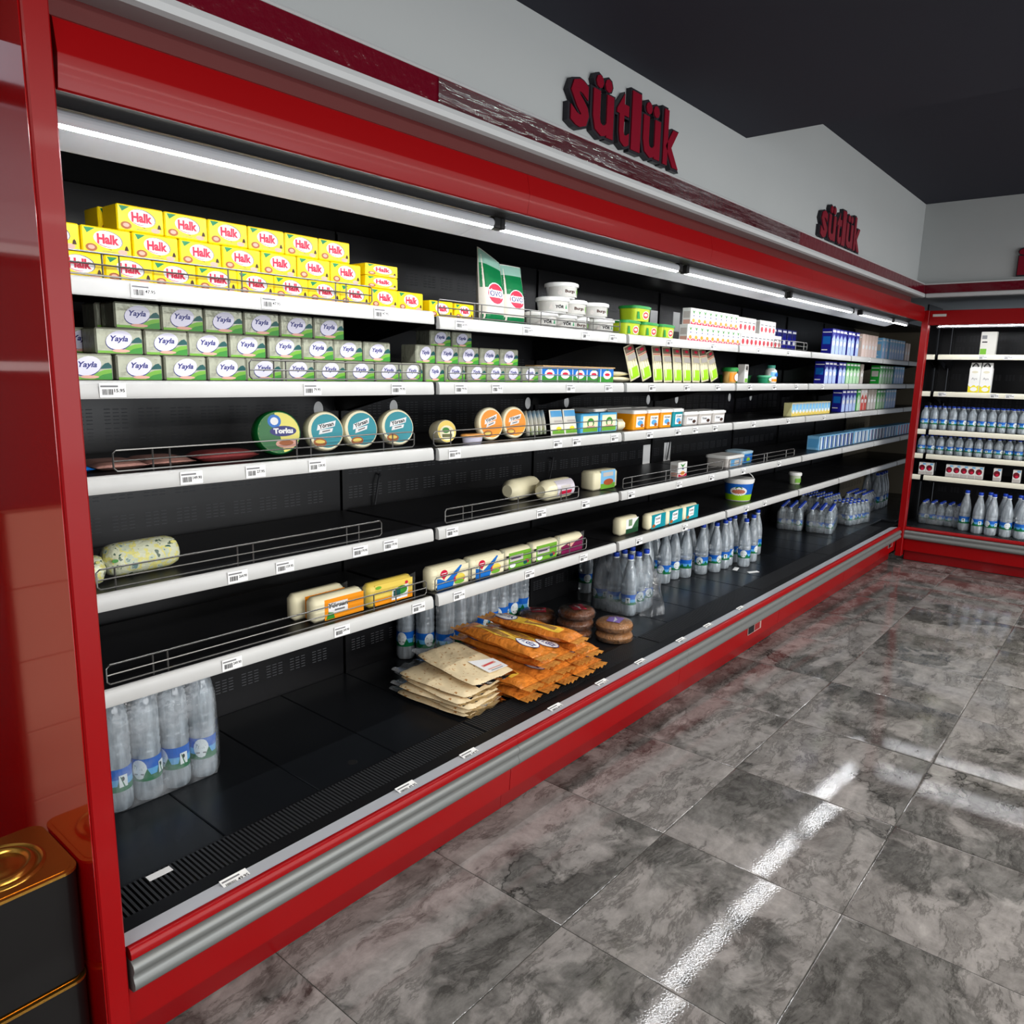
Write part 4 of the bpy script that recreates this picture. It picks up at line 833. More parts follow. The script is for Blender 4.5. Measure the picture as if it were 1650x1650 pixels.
# ---- fourth shelf
z4 = SH[3] + .0005
def log(b, L, r_, m, c=.02):
    b.tube([(-L / 2, 0, r_ * .6), (-L / 2 + c, 0, r_ * .94), (-L / 2 + c * 2, 0, r_), (0, 0, r_), (L / 2 - c * 2, 0, r_), (L / 2 - c, 0, r_ * .94), (L / 2, 0, r_ * .6)], r_, m, 14)
BAGM = mat('cheese_bag_print', (206, 212, 176), .25, var=.3, vscale=34, bump=.5, bscale=40)
_n = BAGM.node_tree; _no = [q for q in _n.nodes if q.type == 'TEX_NOISE'][-1]; _r = _n.nodes.new('ShaderNodeValToRGB'); _r.color_ramp.interpolation = 'CONSTANT'
_e = _r.color_ramp.elements; _e[0].color = lin((92, 112, 96)) + (1,); _e[0].position = 0; _e[1].position = .38; _e[1].color = lin((222, 226, 196)) + (1,)
_k = _e.new(.52); _k.color = lin((232, 226, 140)) + (1,); _k = _e.new(.60); _k.color = lin((206, 216, 190)) + (1,); _k = _e.new(.68); _k.color = lin((120, 150, 150)) + (1,)
_n.links.new(_no.outputs['Fac'], _r.inputs[0]); _n.links.new(_r.outputs[0], _n.nodes['Principled BSDF'].inputs['Base Color'])

def cheese_log(b):
    n = 14; L = .215; seg = 16; vs = []; fs = []
    for i in range(n + 1):
        t_ = i / n; x = -L / 2 + L * t_; rr_ = .041 * (1 - abs(2 * t_ - 1) ** 7) ** .5 + .004
        for k in range(seg): a = 2 * PI * k / seg; vs.append((x, rr_ * 1.15 * math.cos(a), .044 + rr_ * math.sin(a)))
    for i in range(n):
        for k in range(seg): fs.append((i * seg + k, i * seg + (k + 1) % seg, (i + 1) * seg + (k + 1) % seg, (i + 1) * seg + k))
    fs += [tuple(range(seg)), tuple(range(n * seg, n * seg + seg))[::-1]]; b.add(vs, fs, BAGM)
t = build('bagged_cheese', cheese_log, smooth=60); t.location = (.262, .145, z4 + .0025); t.rotation_euler = (0, 0, math.radians(3)); tag(t, 'plump bagged cheese roll with yellow and green print behind the wire', 'cheese')
D = Dec()
for q in range(9):
    u = -.09 + q * .021
    D.oval(u, .052 + .012 * (q % 3), .009, .005, (FIELD2, DTREE, mat('print_pale_yellow', (236, 230, 140), .4))[q % 3], 8)
build('label', lambda b: D.emit(b, lambda u, v, l: (u, -.048 * math.cos((v - .044) / .044) - .001, .044 + .042 * math.sin((v - .044) / .044) + .0004 * l)), t)
t2 = dup(t, (.085, .108, z4 + .003), rz=math.radians(-20), label='bagged cheese roll half hidden behind the red end panel'); t2.scale = (.62, .95, .85)
def roll_block(name, w, d, h, c, m, dec=None):
    R = build(name, lambda b: b.box(0, w, 0, d, 0, h, m, c), smooth=60); R['category'] = 'cheese'
    if dec: build('label', lambda b: dec.front(b, 0), R)
    return R
def cyl_roll(name, L, r_, m, dec=None):
    def f(b):
        n = 10; seg = 18; vs = []; fs = []
        for i in range(n + 1):
            t_ = i / n; q = r_ * (1 - max(0, abs(2 * t_ - 1) - .78) / .22 * .45)
            for k in range(seg): a = 2 * PI * k / seg; vs.append((L * t_, q * math.cos(a), r_ + q * math.sin(a)))
        for i in range(n):
            for k in range(seg): fs.append((i * seg + k, i * seg + (k + 1) % seg, (i + 1) * seg + (k + 1) % seg, (i + 1) * seg + k))
        fs += [tuple(range(seg)), tuple(range(n * seg, n * seg + seg))[::-1]]; b.add(vs, fs, m)
    R = build(name, f, smooth=50); R['category'] = 'cheese'
    if dec: build('label', lambda b: dec.emit(b, lambda u, v, l: (u, -(r_ + .0006 + .0004 * l) * math.cos(v / r_), r_ + (r_ + .0006 + .0004 * l) * math.sin(v / r_))), R)
    return R
t = cyl_roll('cheese_roll', .23, .048, CREAM); t.location = (1.885, .19, z4); t.rotation_euler = (0, 0, math.radians(6)); tag(t, 'white cheese roll lying behind the labelled roll', 'cheese', 'white cheese rolls')
D = Dec(); sub_rect(D, .07, -.030, .215, .05, mat('roll_print', (214, 208, 216), .35), 3, 8); sub_rect(D, .09, -.02, .19, -.004, REDI, 3, 2); sub_rect(D, .10, .008, .18, .02, GREYC, 3, 2)
t = cyl_roll('cheese_roll', .24, .047, CREAM, D); t.location = (1.985, .082, z4); t.rotation_euler = (0, 0, math.radians(4)); tag(t, 'white cheese roll with pale printed label behind the wire', 'cheese', 'white cheese rolls')
D = Dec(); D.rect(.06, .004, .19, .094, LBLUE); D.rect(.06, .004, .19, .03, FIELD); D.oval(.13, .036, .045, .016, mat('print_rust', (176, 84, 44), .4), 14); D.rect(.08, .065, .17, .085, GREYC)
t = roll_block('cheese_block', .215, .085, .095, .012, CREAM, D); t.location = (2.42, .09, z4); tag(t, 'cream cheese block with blue and rust label by the shelf joint', 'cheese')
t = SA.put((3.205, .05, z4), 'single small red and white carton standing behind the wire on the fourth shelf', None, scale=(1.6, 1, .95)); 
D = Dec(); D.rect(-.075, .004, .075, .05, SKY2); D.rect(-.02, .01, .05, .04, GREYC)
t = rect_tub('white_cheese_tub', .25, .15, .072, .02, GREYC, WHITE, 'tub', D, 1.05, .018); t.location = (3.99, .13, z4); tag(t, 'wide white tub with blue label on the fourth shelf', 'tub')
D = Dec(); D.rect(-.06, .004, .06, .055, BLUE); D.oval(0, .02, .03, .014, LIME, 12)
t = rect_tub('blue_cheese_tub', .16, .14, .078, .03, SKY2, mat('lid_pale_blue', (176, 206, 222), .35), 'tub', D, 1.05, .016); t.location = (4.27, .16, z4); tag(t, 'pale blue tub beside the wide white tub', 'tub')
# ---- fifth shelf cheese blocks
z5 = SH[4] + .0005
def block(name, w, h, d, m, dec, label, x, y, grp='cheese blocks on the lowest shelf', tilt=0, rz=0., clear=True):
    R = roll_block(name, w, d, h, .014, m, dec); tag(R, label, 'cheese', grp); R.location = (x, y, z5); R.rotation_euler = (math.radians(tilt), 0, rz)
    if clear: build('wrap_end', lambda b: b.prism_y([(w - .004, h * .15), (w + .012, h * .05), (w + .014, h * 1.05), (w - .02, h * .98)], d * .15, d * .18, FILM_CLEAR), R)
    return R
def yb(w, h):
    D = Dec(); D.rect(.045, .004, w - .004, h - .012, ORANGE); D.rect(.060, .022, w * .66, h - .026, WHITE_PRINT); D.text('Yörsan', .06 + (w * .66 - .06) / 2, h * .58, w * .38, .017, INK, .03, .2); D.rect(.085, .030, w * .60, .036, GREY); D.poly([(.05, .006), (.085, .006), (.08, .026), (.06, .030)], FIELD2); return D
block('cheese_block', .21, .086, .05, YCHEESE if 0 else CREAM, yb(.21, .086), 'yellow cheese block with orange label in front of its twin', .748, .038)
block('cheese_block', .21, .090, .05, CREAM, yb(.21, .09), 'yellow cheese block standing behind its orange-labelled twin', .72, .105)
D = Dec(); D.rect(.03, .006, .205, .080, YCHEESE); D.rect(.03, .006, .205, .03, ORANGE); D.poly([(.105, .012), (.180, .012), (.186, .060), (.110, .052)], WHITE_PRINT); D.oval(.152, .042, .028, .016, FIELD2, 12); D.oval(.176, .066, .008, .006, REDI, 8); D.oval(.045, .07, .014, .006, FIELD, 10); D.rect(.114, .020, .146, .046, DTREE)
block('cheese_block', .212, .088, .045, YCHEESE, D, 'yellow cheese slab with green-leaf label before the shelf joint', .972, .035)
def blue_block():
    D = Dec(); w, h = .205, .09
    D.rect(.03, .004, w - .004, h - .01, CREAM); D.poly([(.03, .004), (.115, .004), (.128, .034), (.098, .044), (.075, .030), (.045, .044), (.03, .046)], BLUE); D.poly([(.098, .044), (.128, .034), (.165, .078), (.155, .080)], BLUE)
    D.oval(.066, .060, .020, .016, REDI, 14); D.poly([(.052, .052), (.080, .052), (.066, .036)], REDI); D.rect(.052, .060, .080, .063, WHITE_PRINT); D.oval(.150, .028, .032, .018, REDI, 14); D.oval(.154, .032, .026, .015, mat('print_cheese', (232, 210, 84), .4), 14); D.oval(.150, .015, .028, .008, FIELD, 12); return D
block('cheese_block', .205, .09, .06, CREAM, blue_block(), 'white cheese block with blue label and red emblem, nearest the yellow slab', 1.268, .030)
block('cheese_block', .205, .09, .06, CREAM, blue_block(), 'white cheese block with blue label and red emblem, beside the green labels', 1.482, .030)
def green_block():
    D = Dec(); w, h = .175, .085; D.rect(.02, .004, w - .006, h - .012, FIELD); D.rect(.028, .035, .115, .060, GREYC); D.rect(.035, .044, .1, .05, mat('print_plum', (84, 60, 96), .4)); D.rect(.004, .05, .02, .064, INK); D.oval(.045, .018, .02, .01, WHITE_PRINT, 10); D.oval(.14, .022, .016, .009, REDI, 10); D.oval(.13, .018, .014, .008, DTREE, 10); return D
block('cheese_block', .178, .085, .06, CREAM, green_block(), 'cheese block with green label, beside the blue-labelled ones', 1.696, .030)
block('cheese_block', .19, .085, .06, CREAM, green_block(), 'cheese block with green label, beside the plum-labelled one', 1.882, .030)
D = Dec(); D.rect(.01, .004, .175, .040, PURP); D.poly([(.01, .04), (.06, .052), (.10, .044), (.175, .070), (.175, .040)], PURP); D.poly([(.05, .046), (.085, .030), (.115, .052)], PINK)
block('cheese_block', .185, .085, .055, CREAM, D, 'cheese block with plum label at the end of the wire', 2.078, .030)
D = Dec(); D.rect(.05, .006, .172, .082, WHITE_PRINT); D.rect(.05, .006, .172, .03, mat('print_bottle_green', (28, 74, 44), .4)); D.rect(.075, .044, .110, .078, mat('print_sage', (120, 150, 110), .4)); D.poly([(.11, .03), (.172, .03), (.172, .08), (.14, .06)], mat('print_bottle_green2', (48, 96, 60), .4))
block('cheese_block', .18, .092, .06, CREAM, D, 'white cheese block with dark green label standing alone', 2.632, .055, clear=False)
def teal_block():
    D = Dec(); w, h = .185, .088; D.rect(.03, .004, w - .003, h - .008, TEAL); D.poly([(.06, .018), (.125, .024), (.13, .074), (.066, .066)], WHITE_PRINT); D.text('Yörsan', .095, .055, .05, .013, INK, .03, .1, .1); D.rect(.075, .030, .12, .038, GREYC); D.oval(.055, .018, .018, .010, BROWN, 10); return D
for k, x in enumerate((2.868, 3.056, 3.244)): block('cheese_block', .186, .088, .05, CREAM, teal_block(), 'cheese block with teal label, %s from the dark green one' % ORD[k], x, .028 - .004 * k, clear=False)
# bucket and cup
def bucket(b): b.lathe([(.078, 0), (.081, .003), (.096, .122), (.100, .124), (.102, .146), (.098, .150), (.03, .151)], 32, WHITE)
t = build('bucket', bucket, smooth=40); t.location = (4.235, .13, z5); t.rotation_euler = (0, 0, math.radians(-45)); tag(t, 'white handled bucket with blue and green label on the lowest shelf', 'bucket')
D = Dec(); D.rect(-.15, .006, .15, .118, SKY1, 24); D.rect(-.15, .006, .15, .046, LIME, 24); D.disc(-.03, .068, .055, .030, WHITE_PRINT, 20); D.disc(-.03, .066, .044, .016, mat('print_brick', (190, 110, 84), .4)); D.oval(-.03, .09, .022, .010, mat('print_hill', (60, 120, 50), .4), 12)
build('label', lambda b: D.emit(b, lambda u, v, l: ((.0806 + .0152 * v / .122 + .0008 + .0002 * l) * math.sin(u / .088), -(.0806 + .0152 * v / .122 + .0008 + .0002 * l) * math.cos(u / .088), v)), t)
build('handle', lambda b: b.tube([(.104 * math.cos(PI * k / 16), -.0 + .03 * math.sin(PI * k / 16), .136 + .062 * math.sin(PI * k / 16)) for k in range(17)], .0035, WHITE, 6), t, smooth=60)
t = tub('yoghurt_cup', .048, .09, .050, mat('cup_pale', (196, 206, 178), .4), WHITE, 'cup', Dec().rect(-.05, .012, .05, .045, FIELD, 8)); t.location = (5.33, .14, z5); tag(t, 'lone pale cup standing in the dark on the lowest shelf', 'cup')

# ================================================================== WATER BOTTLES
def bottle_prof(r, h, kind):
    if kind == 'big':
        P = [(.70, 0), (.90, .006), (.985, .03), (1, .055), (1, .13), (.975, .15), (.975, .355), (1, .37), (1, .40), (.955, .415), (1, .435), (1, .465), (.955, .48), (1, .50), (1, .535), (.96, .55), (1, .565), (1, .62), (.985, .70), (.92, .77), (.76, .835), (.54, .885), (.38, .918), (.345, .93), (.345, .945)]
    elif kind == 'slope':
        P = [(.70, 0), (.90, .006), (.985, .03), (1, .055), (1, .17), (.975, .18), (.975, .37), (1, .38), (1, .42), (.96, .435), (1, .45), (.99, .52), (.93, .60), (.80, .69), (.62, .78), (.46, .85), (.36, .905), (.33, .925), (.33, .945)]
    else:
        P = [(.70, 0), (.92, .008), (1, .05), (1, .20), (.97, .22), (.97, .46), (1, .48), (1, .52), (.95, .54), (1, .56), (1, .62), (.94, .70), (.80, .78), (.58, .855), (.42, .90), (.38, .925), (.38, .945)]
    return [(a * r, b * h) for a, b in P]
def bottle_label(r, z0, z1, name='BS', turn=0.):
    D = Dec(); L = 2 * PI * r; H = z1 - z0; n = 28
    D.rect(-L / 2, z0 + H * .5, L / 2, z1, SKY1, n); D.rect(-L / 2, z0 + H * .24, L / 2, z0 + H * .55, SKY2, n); D.rect(-L / 2, z0, L / 2, z0 + H * .26, TREE, n)
    for q in range(7):
        x = -L / 2 + L * (q + .35) / 7
        if q % 3 != 1: D.tree(x, z0 + H * .2, L * .085, H * (.5 if q % 2 else .36), TREE)
    for c in (-L * .25, L * .25):
        D.disc(c, z0 + H * .54, L * .085, H * .44, LABW); D.text('Pinar', c, z0 + H * .62, L * .13, H * .22, DTREE, .02, .2); D.rect(c - L * .05, z0 + H * .30, c + L * .05, z0 + H * .36, GREY)
    D.rect(-L * .04, z0 + H * .2, L * .045, z0 + H * .72, LABW); D.oval(0, z0 + H * .55, L * .018, H * .10, INK, 10)
    return D
def bottle(name, r, h, kind, m, seg=22):
    R = build(name, lambda b: b.lathe(bottle_prof(r, h, kind), seg, m), smooth=50); R['category'] = 'bottle'
    z0, z1 = {'big': (.165, .345), 'slope': (.19, .36), 'small': (.23, .45)}[kind]
    build('label', lambda b: bottle_label(r * .99, z0 * h, z1 * h).cyl(b, r * .985), R)
    build('cap', lambda b: (b.lathe([(r * .37, h * .935), (r * .39, h * .94), (r * .39, h * .99), (r * .36, h)], 14, CAP), b.lathe([(r * .42, h * .915), (r * .42, h * .93)], 14, LABW)), R, smooth=40)
    return R
ZD = .2702
BIG = Proto(bottle('water_bottle', .0425, .325, 'big', WATER)); SLP = Proto(bottle('water_bottle', .0425, .330, 'slope', WATER)); SML = Proto(bottle('small_water_bottle', .0345, .205, 'small', WATER_S, 16))
def as_part(P, parent, loc, rz):
    """a bottle inside a wrapped pack: part of the pack, its label and cap sub-parts"""
    o = dup(P.r, loc, rz); o.name = P.r.name.split('.')[0]; o.parent = parent
    for k in ('label', 'category', 'group'):
        if k in o: del o[k]
    return o
def film_shell(b, x0, x1, y0, y1, h, r, lobes=1., seg=40):
    """wrinkled film hull over a pack standing on z=0: lobed walls and a rounded top"""
    def ring(t, inset): 
        P = rr(x1 - x0 - 2 * inset, y1 - y0 - 2 * inset, max(.012, r - inset), 6); return [((x0 + x1) / 2 + x, (y0 + y1) / 2 + y, t) for x, y in P]
    levels = [(0.002, .006), (h * .06, 0), (h * .3, -.002), (h * .55, .0), (h * .68, .004), (h * .80, .016), (h * .90, .034)]
    vs = []; n = None
    for t, ins in levels:
        R_ = ring(t, ins); n = len(R_); vs += [(x + .002 * math.sin(k * 1.7 + t * 60), y + .002 * math.cos(k * 2.3 + t * 45), z) for k, (x, y, z) in enumerate(R_)]
    fs = []
    for i in range(len(levels) - 1):
        for k in range(n): fs.append((i * n + k, i * n + (k + 1) % n, (i + 1) * n + (k + 1) % n, (i + 1) * n + k))
    fs.append(tuple(range((len(levels) - 1) * n, len(levels) * n))); b.add(vs, fs, FILM)
def pack(name, P, nx, ny, pitch, h, r, loc, rz, label, grp, turn=0., zs=1.):
    R = link(name, None); tag(R, label, 'bottle pack', grp); R.location = loc; R.rotation_euler = (0, 0, rz)
    for i in range(nx):
        for j in range(ny): as_part(P, R, (r + i * pitch, r + j * pitch, 0), turn + random.uniform(-.9, .9)).scale = (1, 1, zs)
    build('shrink_film', lambda b: film_shell(b, -.005, r * 2 + (nx - 1) * pitch + .005, -.005, r * 2 + (ny - 1) * pitch + .005, h * 1.02, r), R, smooth=60)
    return R
# loose bottles first (they use the prototypes themselves)
loose = [(3.49, .255, 0), (3.625, .262, 1), (3.712, .225, 0), (3.86, .185, 1), (3.975, .145, 0), (4.105, .145, 1), (4.255, .062, 0), (4.43, .085, 1), (4.66, .15, 0)]
for k, (x, y, t) in enumerate(loose): SLP.put((x, y, ZD), 'large loose water bottle on the black deck, front row, %s from the wrapped six-pack' % ORD[k], 'loose water bottles on the deck', rz=1.1 * k)
back = [(3.37, .31), (3.47, .36), (3.57, .37), (3.68, .34), (3.79, .30), (3.90, .29), (4.02, .25), (4.145, .25), (4.203, .162), (4.312, .172), (4.52, .19), (4.36, .27)]
for k, (x, y) in enumerate(back): SLP.put((x, y, ZD), 'large loose water bottle on the black deck, back row, %s from the wrapped six-pack' % ORD[k], 'loose water bottles on the deck', rz=.7 + 1.3 * k)
SLP.put((2.975, .490, ZD), 'single large water bottle behind the wrapped six-pack, near the back panel', 'loose water bottles on the deck', rz=.9)
row = [(1.552, .488), (1.598, .410), (1.652, .338), (1.750, .355), (1.840, .372), (1.930, .388), (2.022, .402), (2.115, .415), (2.210, .428), (2.305, .438)]
for k, (x, y) in enumerate(row): BIG.put((x, y, ZD), 'large water bottle in the bowed row behind the bread, %s from the deck corner' % ORD[k], 'water bottles behind the bread', rz=.4 + .9 * k, scale=(1, 1, 1.16))
GR = 'wrapped water packs on the deck'
pack('water_pack', BIG, 4, 2, .0875, .39, .0425, (.140, .175, ZD), 0., 'film-wrapped pack of large water bottles beside the red end panel', GR, .8, 1.2)
pack('water_pack', SLP, 3, 3, .0885, .330, .0425, (2.745, .035, ZD), math.radians(2), 'film-wrapped pack of large water bottles behind the round loaves', GR, -PI / 2 + .25)
sk = build('torn_film', lambda b: b.grid(lambda u, v: (2.80 + .20 * u + .012 * math.sin(9 * v), .015 - .075 * (1 - abs(2 * u - 1) ** 3) * (1 - v) ** .6 - .012 * math.sin(14 * u), .272 + .23 * v), 16, 8, FILM), smooth=60); tag(sk, 'loose flap of torn film hanging off the wrapped pack', 'film')
small = [((5.79, -.045), .21, 6, 3), ((5.74, .19), .21, 6, 3), ((6.30, -.035), -.22, 5, 3), ((6.46, .22), -.03, 6, 4), ((6.935, .02), .03, 6, 3)]
nm = ['front film-wrapped pack of small water bottles, closest to the loose bottles', 'film-wrapped pack of small water bottles behind the front pack', 'film-wrapped pack of small water bottles turned towards the corner post', 'film-wrapped pack of small water bottles at the back near the corner post', 'film-wrapped pack of small water bottles farthest along the deck']
for k, ((x, y), a, nx, ny) in enumerate(small): pack('water_pack', SML, nx, ny, .0695, .205, .0345, (x, y, ZD), a, nm[k], GR)
for k, (x, y) in enumerate(((7.42, .06), (7.52, .05), (7.62, .055), (7.72, .06), (7.46, .16), (7.57, .15), (7.68, .16))): SLP.put((x, y, ZD), 'large water bottle on the deck behind the corner post, %s in its group' % ORD[k], 'water bottles at the far end', rz=k * .8, scale=(1.06, 1.06, 1.1))
# side cooler bottles
for si, zz_, nmz in ((2, SR[2], 'upper'), (3, SR[3], 'lower')):
    for j in range(3):
        for k in range(12):
            SML.put((6.935 + .073 * j, -.3985 - .0735 * k - .02 * j, zz_ + .0005), 'small water bottle, %s water shelf of the side cooler, %s row, %s from the post' % (nmz, ('front', 'second', 'third')[j], ORD[k]), 'small water bottles in the side cooler', rz=-PI / 2 + random.uniform(-.8, .8), scale=(1, 1, 1.0 if si == 2 else .80))
big_r = [(6.86, -.815), (6.80, -.925), (6.79, -1.025), (6.88, -.985), (6.80, -1.13), (6.89, -1.09), (6.80, -1.235), (6.89, -1.20)]
for k, (x, y) in enumerate(big_r): SLP.put((x, y, ZD + .0), 'large water bottle on the side cooler deck, %s from the wrapped pack' % ORD[k], 'large bottles in the side cooler', rz=-PI / 2 + .5 * k, scale=(1.06, 1.06, 1.06))
pack('water_pack', SML, 5, 3, .0695, .205, .0345, (6.93, -.435, ZD), -PI / 2, 'film-wrapped pack of small water bottles on the side cooler deck', GR)
# side cooler cartons
D = Dec(); w, h = .082, .205
D.rect(.002, .002, w - .002, h * .30, mat('print_lemon', (236, 222, 40), .4)); D.poly([(.0, h * .3), (.02, h * .22), (.045, h * .34), (.06, h * .24), (w, h * .32), (w, h * .38), (0, h * .36)], WHITE_PRINT); D.oval(.045, h * .14, .026, .018, WHITE_PRINT, 12); D.text('Ays', .041, h * .56, .042, .024, GREY, 0., 0.); D.oval(.041, h * .84, .024, .010, mat('print_pale', (222, 216, 190), .4), 12)
C3 = box_pack('juice_carton', w, .07, h, WHITE, D, 'carton', .002)
build('carton_gable', lambda b: (b.prism_x([(0, h), (.070, h), (.038, h + .045), (.030, h + .045)], 0.004, w - .004, WHITE)), C3)
build('carton_spout', lambda b: b.tube([(.018 + .046 * t / 10, -.003, h + .012 + .026 * math.sin(PI * t / 10)) for t in range(11)], .006, INK, 6), C3)
JC = Proto(C3)
for k in range(2): JC.put((6.90, -.705 - .084 * k, SR[1] + .0005), 'tall white carton with yellow foot in the side cooler, %s of two' % ORD[k], 'tall white cartons', rz=-PI / 2)
D = Dec(); w = .06; D.rect(.004, .004, .05, .05, FIELD); D.rect(.012, .10, .05, .11, INK); D.rect(.008, .13, .045, .16, GREY)
t = box_pack('juice_carton', .115, .06, .19, mat('carton_offwhite', (206, 204, 196), .4), D, 'carton', .002); t.location = (6.91, -.755, SR[0] + .0005); t.rotation_euler = (0, 0, -PI / 2); tag(t, 'pair of pale cartons alone on the top shelf of the side cooler', 'carton'); t['label'] = 'wide pale carton alone on the top shelf of the side cooler'
D = Dec(); w, h = .056, .108; D.rect(.002, .002, w - .002, .03, GREYC); D.oval(.026, .062, .024, .026, mat('print_dark_berry', (110, 20, 34), .4), 14); D.oval(.030, .052, .012, .012, REDI, 10); D.rect(.03, .088, w - .002, .104, LBLUE)
JB = Proto(box_pack('juice_box', w, .05, h, WHITE, D, 'carton', .0015))
for k, y in enumerate((-.40, -.458, -.615, -.672, -.729, -.786, -.843, -.975, -1.115)): JB.put((6.92, y, SR[4] + .0005), 'small juice box with dark berry print on the lowest side shelf, %s from the post' % ORD[k], 'small juice boxes', rz=-PI / 2)

# ================================================================== BREAD ON THE DECK
_n = BREAD.node_tree; _no = _n.nodes.new('ShaderNodeTexNoise'); _no.inputs['Scale'].default_value = 55; _no.inputs['Detail'].default_value = 2; _r = _n.nodes.new('ShaderNodeValToRGB')
_e = _r.color_ramp.elements; _e[0].position = .60; _e[0].color = (1, 1, 1, 1); _e[1].position = .70; _e[1].color = lin((196, 150, 96)) + (1,); _tcn = _n.nodes.new('ShaderNodeTexCoord'); _n.links.new(_tcn.outputs['Object'], _no.inputs['Vector']); _n.links.new(_no.outputs['Fac'], _r.inputs[0])
_mx = _n.nodes.new('ShaderNodeMix'); _mx.data_type = 'RGBA'; _mx.blend_type = 'MULTIPLY'; _mx.inputs['Factor'].default_value = 1; _b = _n.nodes['Principled BSDF']; _src = _b.inputs['Base Color'].links[0].from_socket
_n.links.new(_src, _mx.inputs['A']); _n.links.new(_r.outputs[0], _mx.inputs['B']); _n.links.new(_mx.outputs['Result'], _b.inputs['Base Color'])
def lavash(b):
    n = 18; W, L, H = .222, .37, .0145
    def pr(u): return max(0, 1 - abs(2 * u - 1) ** 10) ** .5
    def e(u, v, s):
        a, c = 2 * u - 1, 2 * v - 1; k = 1 - .07 * (a * a * c * c) ** 1.5 - .012 * math.sin(11 * a + 7 * c) * max(abs(a), abs(c)) ** 6
        return (W / 2 * a * k, L / 2 * c * k, H / 2 + s * H / 2 * pr(u) * pr(v) + (.0022 * math.sin(7 * u + 9 * v) + .0012 * math.sin(19 * u - 13 * v)) * pr(u) * pr(v))
    b.grid(lambda u, v: e(u, v, 1), n, n, BREAD); b.grid(lambda u, v: e(u, v, -1), n, n, BREAD, True)
lv = build('flatbread_pack', lavash, smooth=60)
build('wrap_end', lambda b: b.grid(lambda u, v: (.20 * (u - .5), .178 + .045 * v, .008 + .005 * math.sin(21 * u) * v + .003 * v), 18, 3, FILM), lv, smooth=60)
build('wrap_end', lambda b: b.grid(lambda u, v: (.20 * (u - .5), -.178 - .025 * v, .008 + .004 * math.sin(17 * u) * v), 18, 3, FILM), lv, smooth=60)
lv['category'] = 'bread'
LV = Proto(lv)
for k in range(5):
    LV.put((1.362 + .010 * math.sin(2.1 * k), .025 + .012 * math.cos(1.7 * k), ZD + .0045 + .0188 * k), 'wrapped flatbread pack in the pale stack, %s from the bottom' % ORD[k], 'wrapped flatbread packs', rz=math.radians((4, -2, 6, -5, 2)[k]))
tp = LV.put((1.452, .03, ZD + .1185), 'wrapped flatbread pack with red printed slip slumped over the orange bread', 'wrapped flatbread packs', rot=(math.radians(3), math.radians(-2), math.radians(-6)))
D = Dec(); D.poly([(.0, -.15), (.10, -.15), (.10, -.06), (.0, -.02)], WHITE_PRINT); D.poly([(.015, -.100), (.085, -.096), (.085, -.078), (.015, -.082)], PINK); D.poly([(.022, -.094), (.075, -.091), (.075, -.084), (.022, -.087)], REDI); D.rect(.015, -.13, .085, -.122, PINK); D.rect(.02, -.142, .08, -.137, GREY)
build('printed_slip', lambda b: D.top(b, .0185), tp)
def stick(b):
    n, m_ = 16, 10; W, L, H = .106, .46, .044
    def pr(u): return max(0, 1 - abs(2 * u - 1) ** 3) ** .5
    def ed(v): return max(0, 1 - abs(2 * v - 1) ** 9) ** .5
    def e(u, v, s):
        fl_ = .35 if v < .1 else 1.
        return (W * (u - .5) * (1 + .1 * (abs(2 * v - 1) ** 8)), L * (v - .5), H * .45 + s * H * .5 * pr(u) * ed(v) * fl_ + .003 * math.sin(16 * v + 6 * u) * ed(v))
    b.grid(lambda u, v: e(u, v, 1), m_, n, STICK); b.grid(lambda u, v: e(u, v, -1), m_, n, STICK, True)
st = build('bread_stick_bag', stick, smooth=60); st['category'] = 'bread'
def stick_label(b):
    n, W, L, H = 12, .106, .46, .044
    def z_(x, y): u = x / W + .5; v = y / L + .5; return H * .45 + H * .5 * max(0, 1 - abs(2 * u - 1) ** 3) ** .5 * max(0, 1 - abs(2 * v - 1) ** 9) ** .5 + .003 * math.sin(16 * v + 6 * u)
    D = Dec(); sub_rect(D, -.012, -.17, .034, .16, STICKY, 4, 14); sub_rect(D, -.004, -.03, .022, .13, mat('bread_print_brown', (150, 110, 60), .4), 3, 8)
    vs, fs, _ = text2d('Yildiz', .02, .15)
    sub_oval(D, .012, -.135, .031, .062, NAVY, 18, 3); sub_oval(D, .012, -.135, .028, .058, WHITE_PRINT, 18, 3)
    D.raw([(.012 + y * .026, -.135 - x * .092) for x, y in vs], fs, NAVY)
    D.emit(b, lambda u, v, l: (u, v, z_(u, v) + .0008 + .0004 * l))
build('label', stick_label, st)
BEND = mat('bag_end_clear', (206, 142, 66), .2, bump=.5, bscale=60)
build('crimped_end', lambda b: b.grid(lambda u, v: (.10 * (u - .5), -.225 - .045 * v, .016 + .0045 * math.sin(22 * u) * v + .003 * math.sin(9 * u) * v), 16, 3, BEND), st, smooth=60)
build('crimped_end', lambda b: b.grid(lambda u, v: (.10 * (u - .5), .225 + .04 * v, .016 + .004 * math.sin(19 * u) * v), 16, 3, BEND), st, smooth=60)
ST = Proto(st)
cols = [(1.545, 2, .0), (1.662, 3, .0), (1.779, 3, .012), (1.896, 3, .004), (2.010, 2, .02)]
for c, (x, n_, dy) in enumerate(cols):
    for k in range(n_):
        flip = (c + k) % 2 == 1
        ST.put((x + .004 * math.sin(3 * k + c), -.004 + dy * .6 + .010 * math.cos(2.3 * k + c), ZD + .0125 + .0500 * k), 'orange bread bag, %s column from the flatbread, layer %s from the deck' % (ORD[c], ('one', 'two', 'three')[k]), 'orange bread bags', rz=(PI if flip else 0) + math.radians((.6, -.8, 1.)[k] - c * .3))
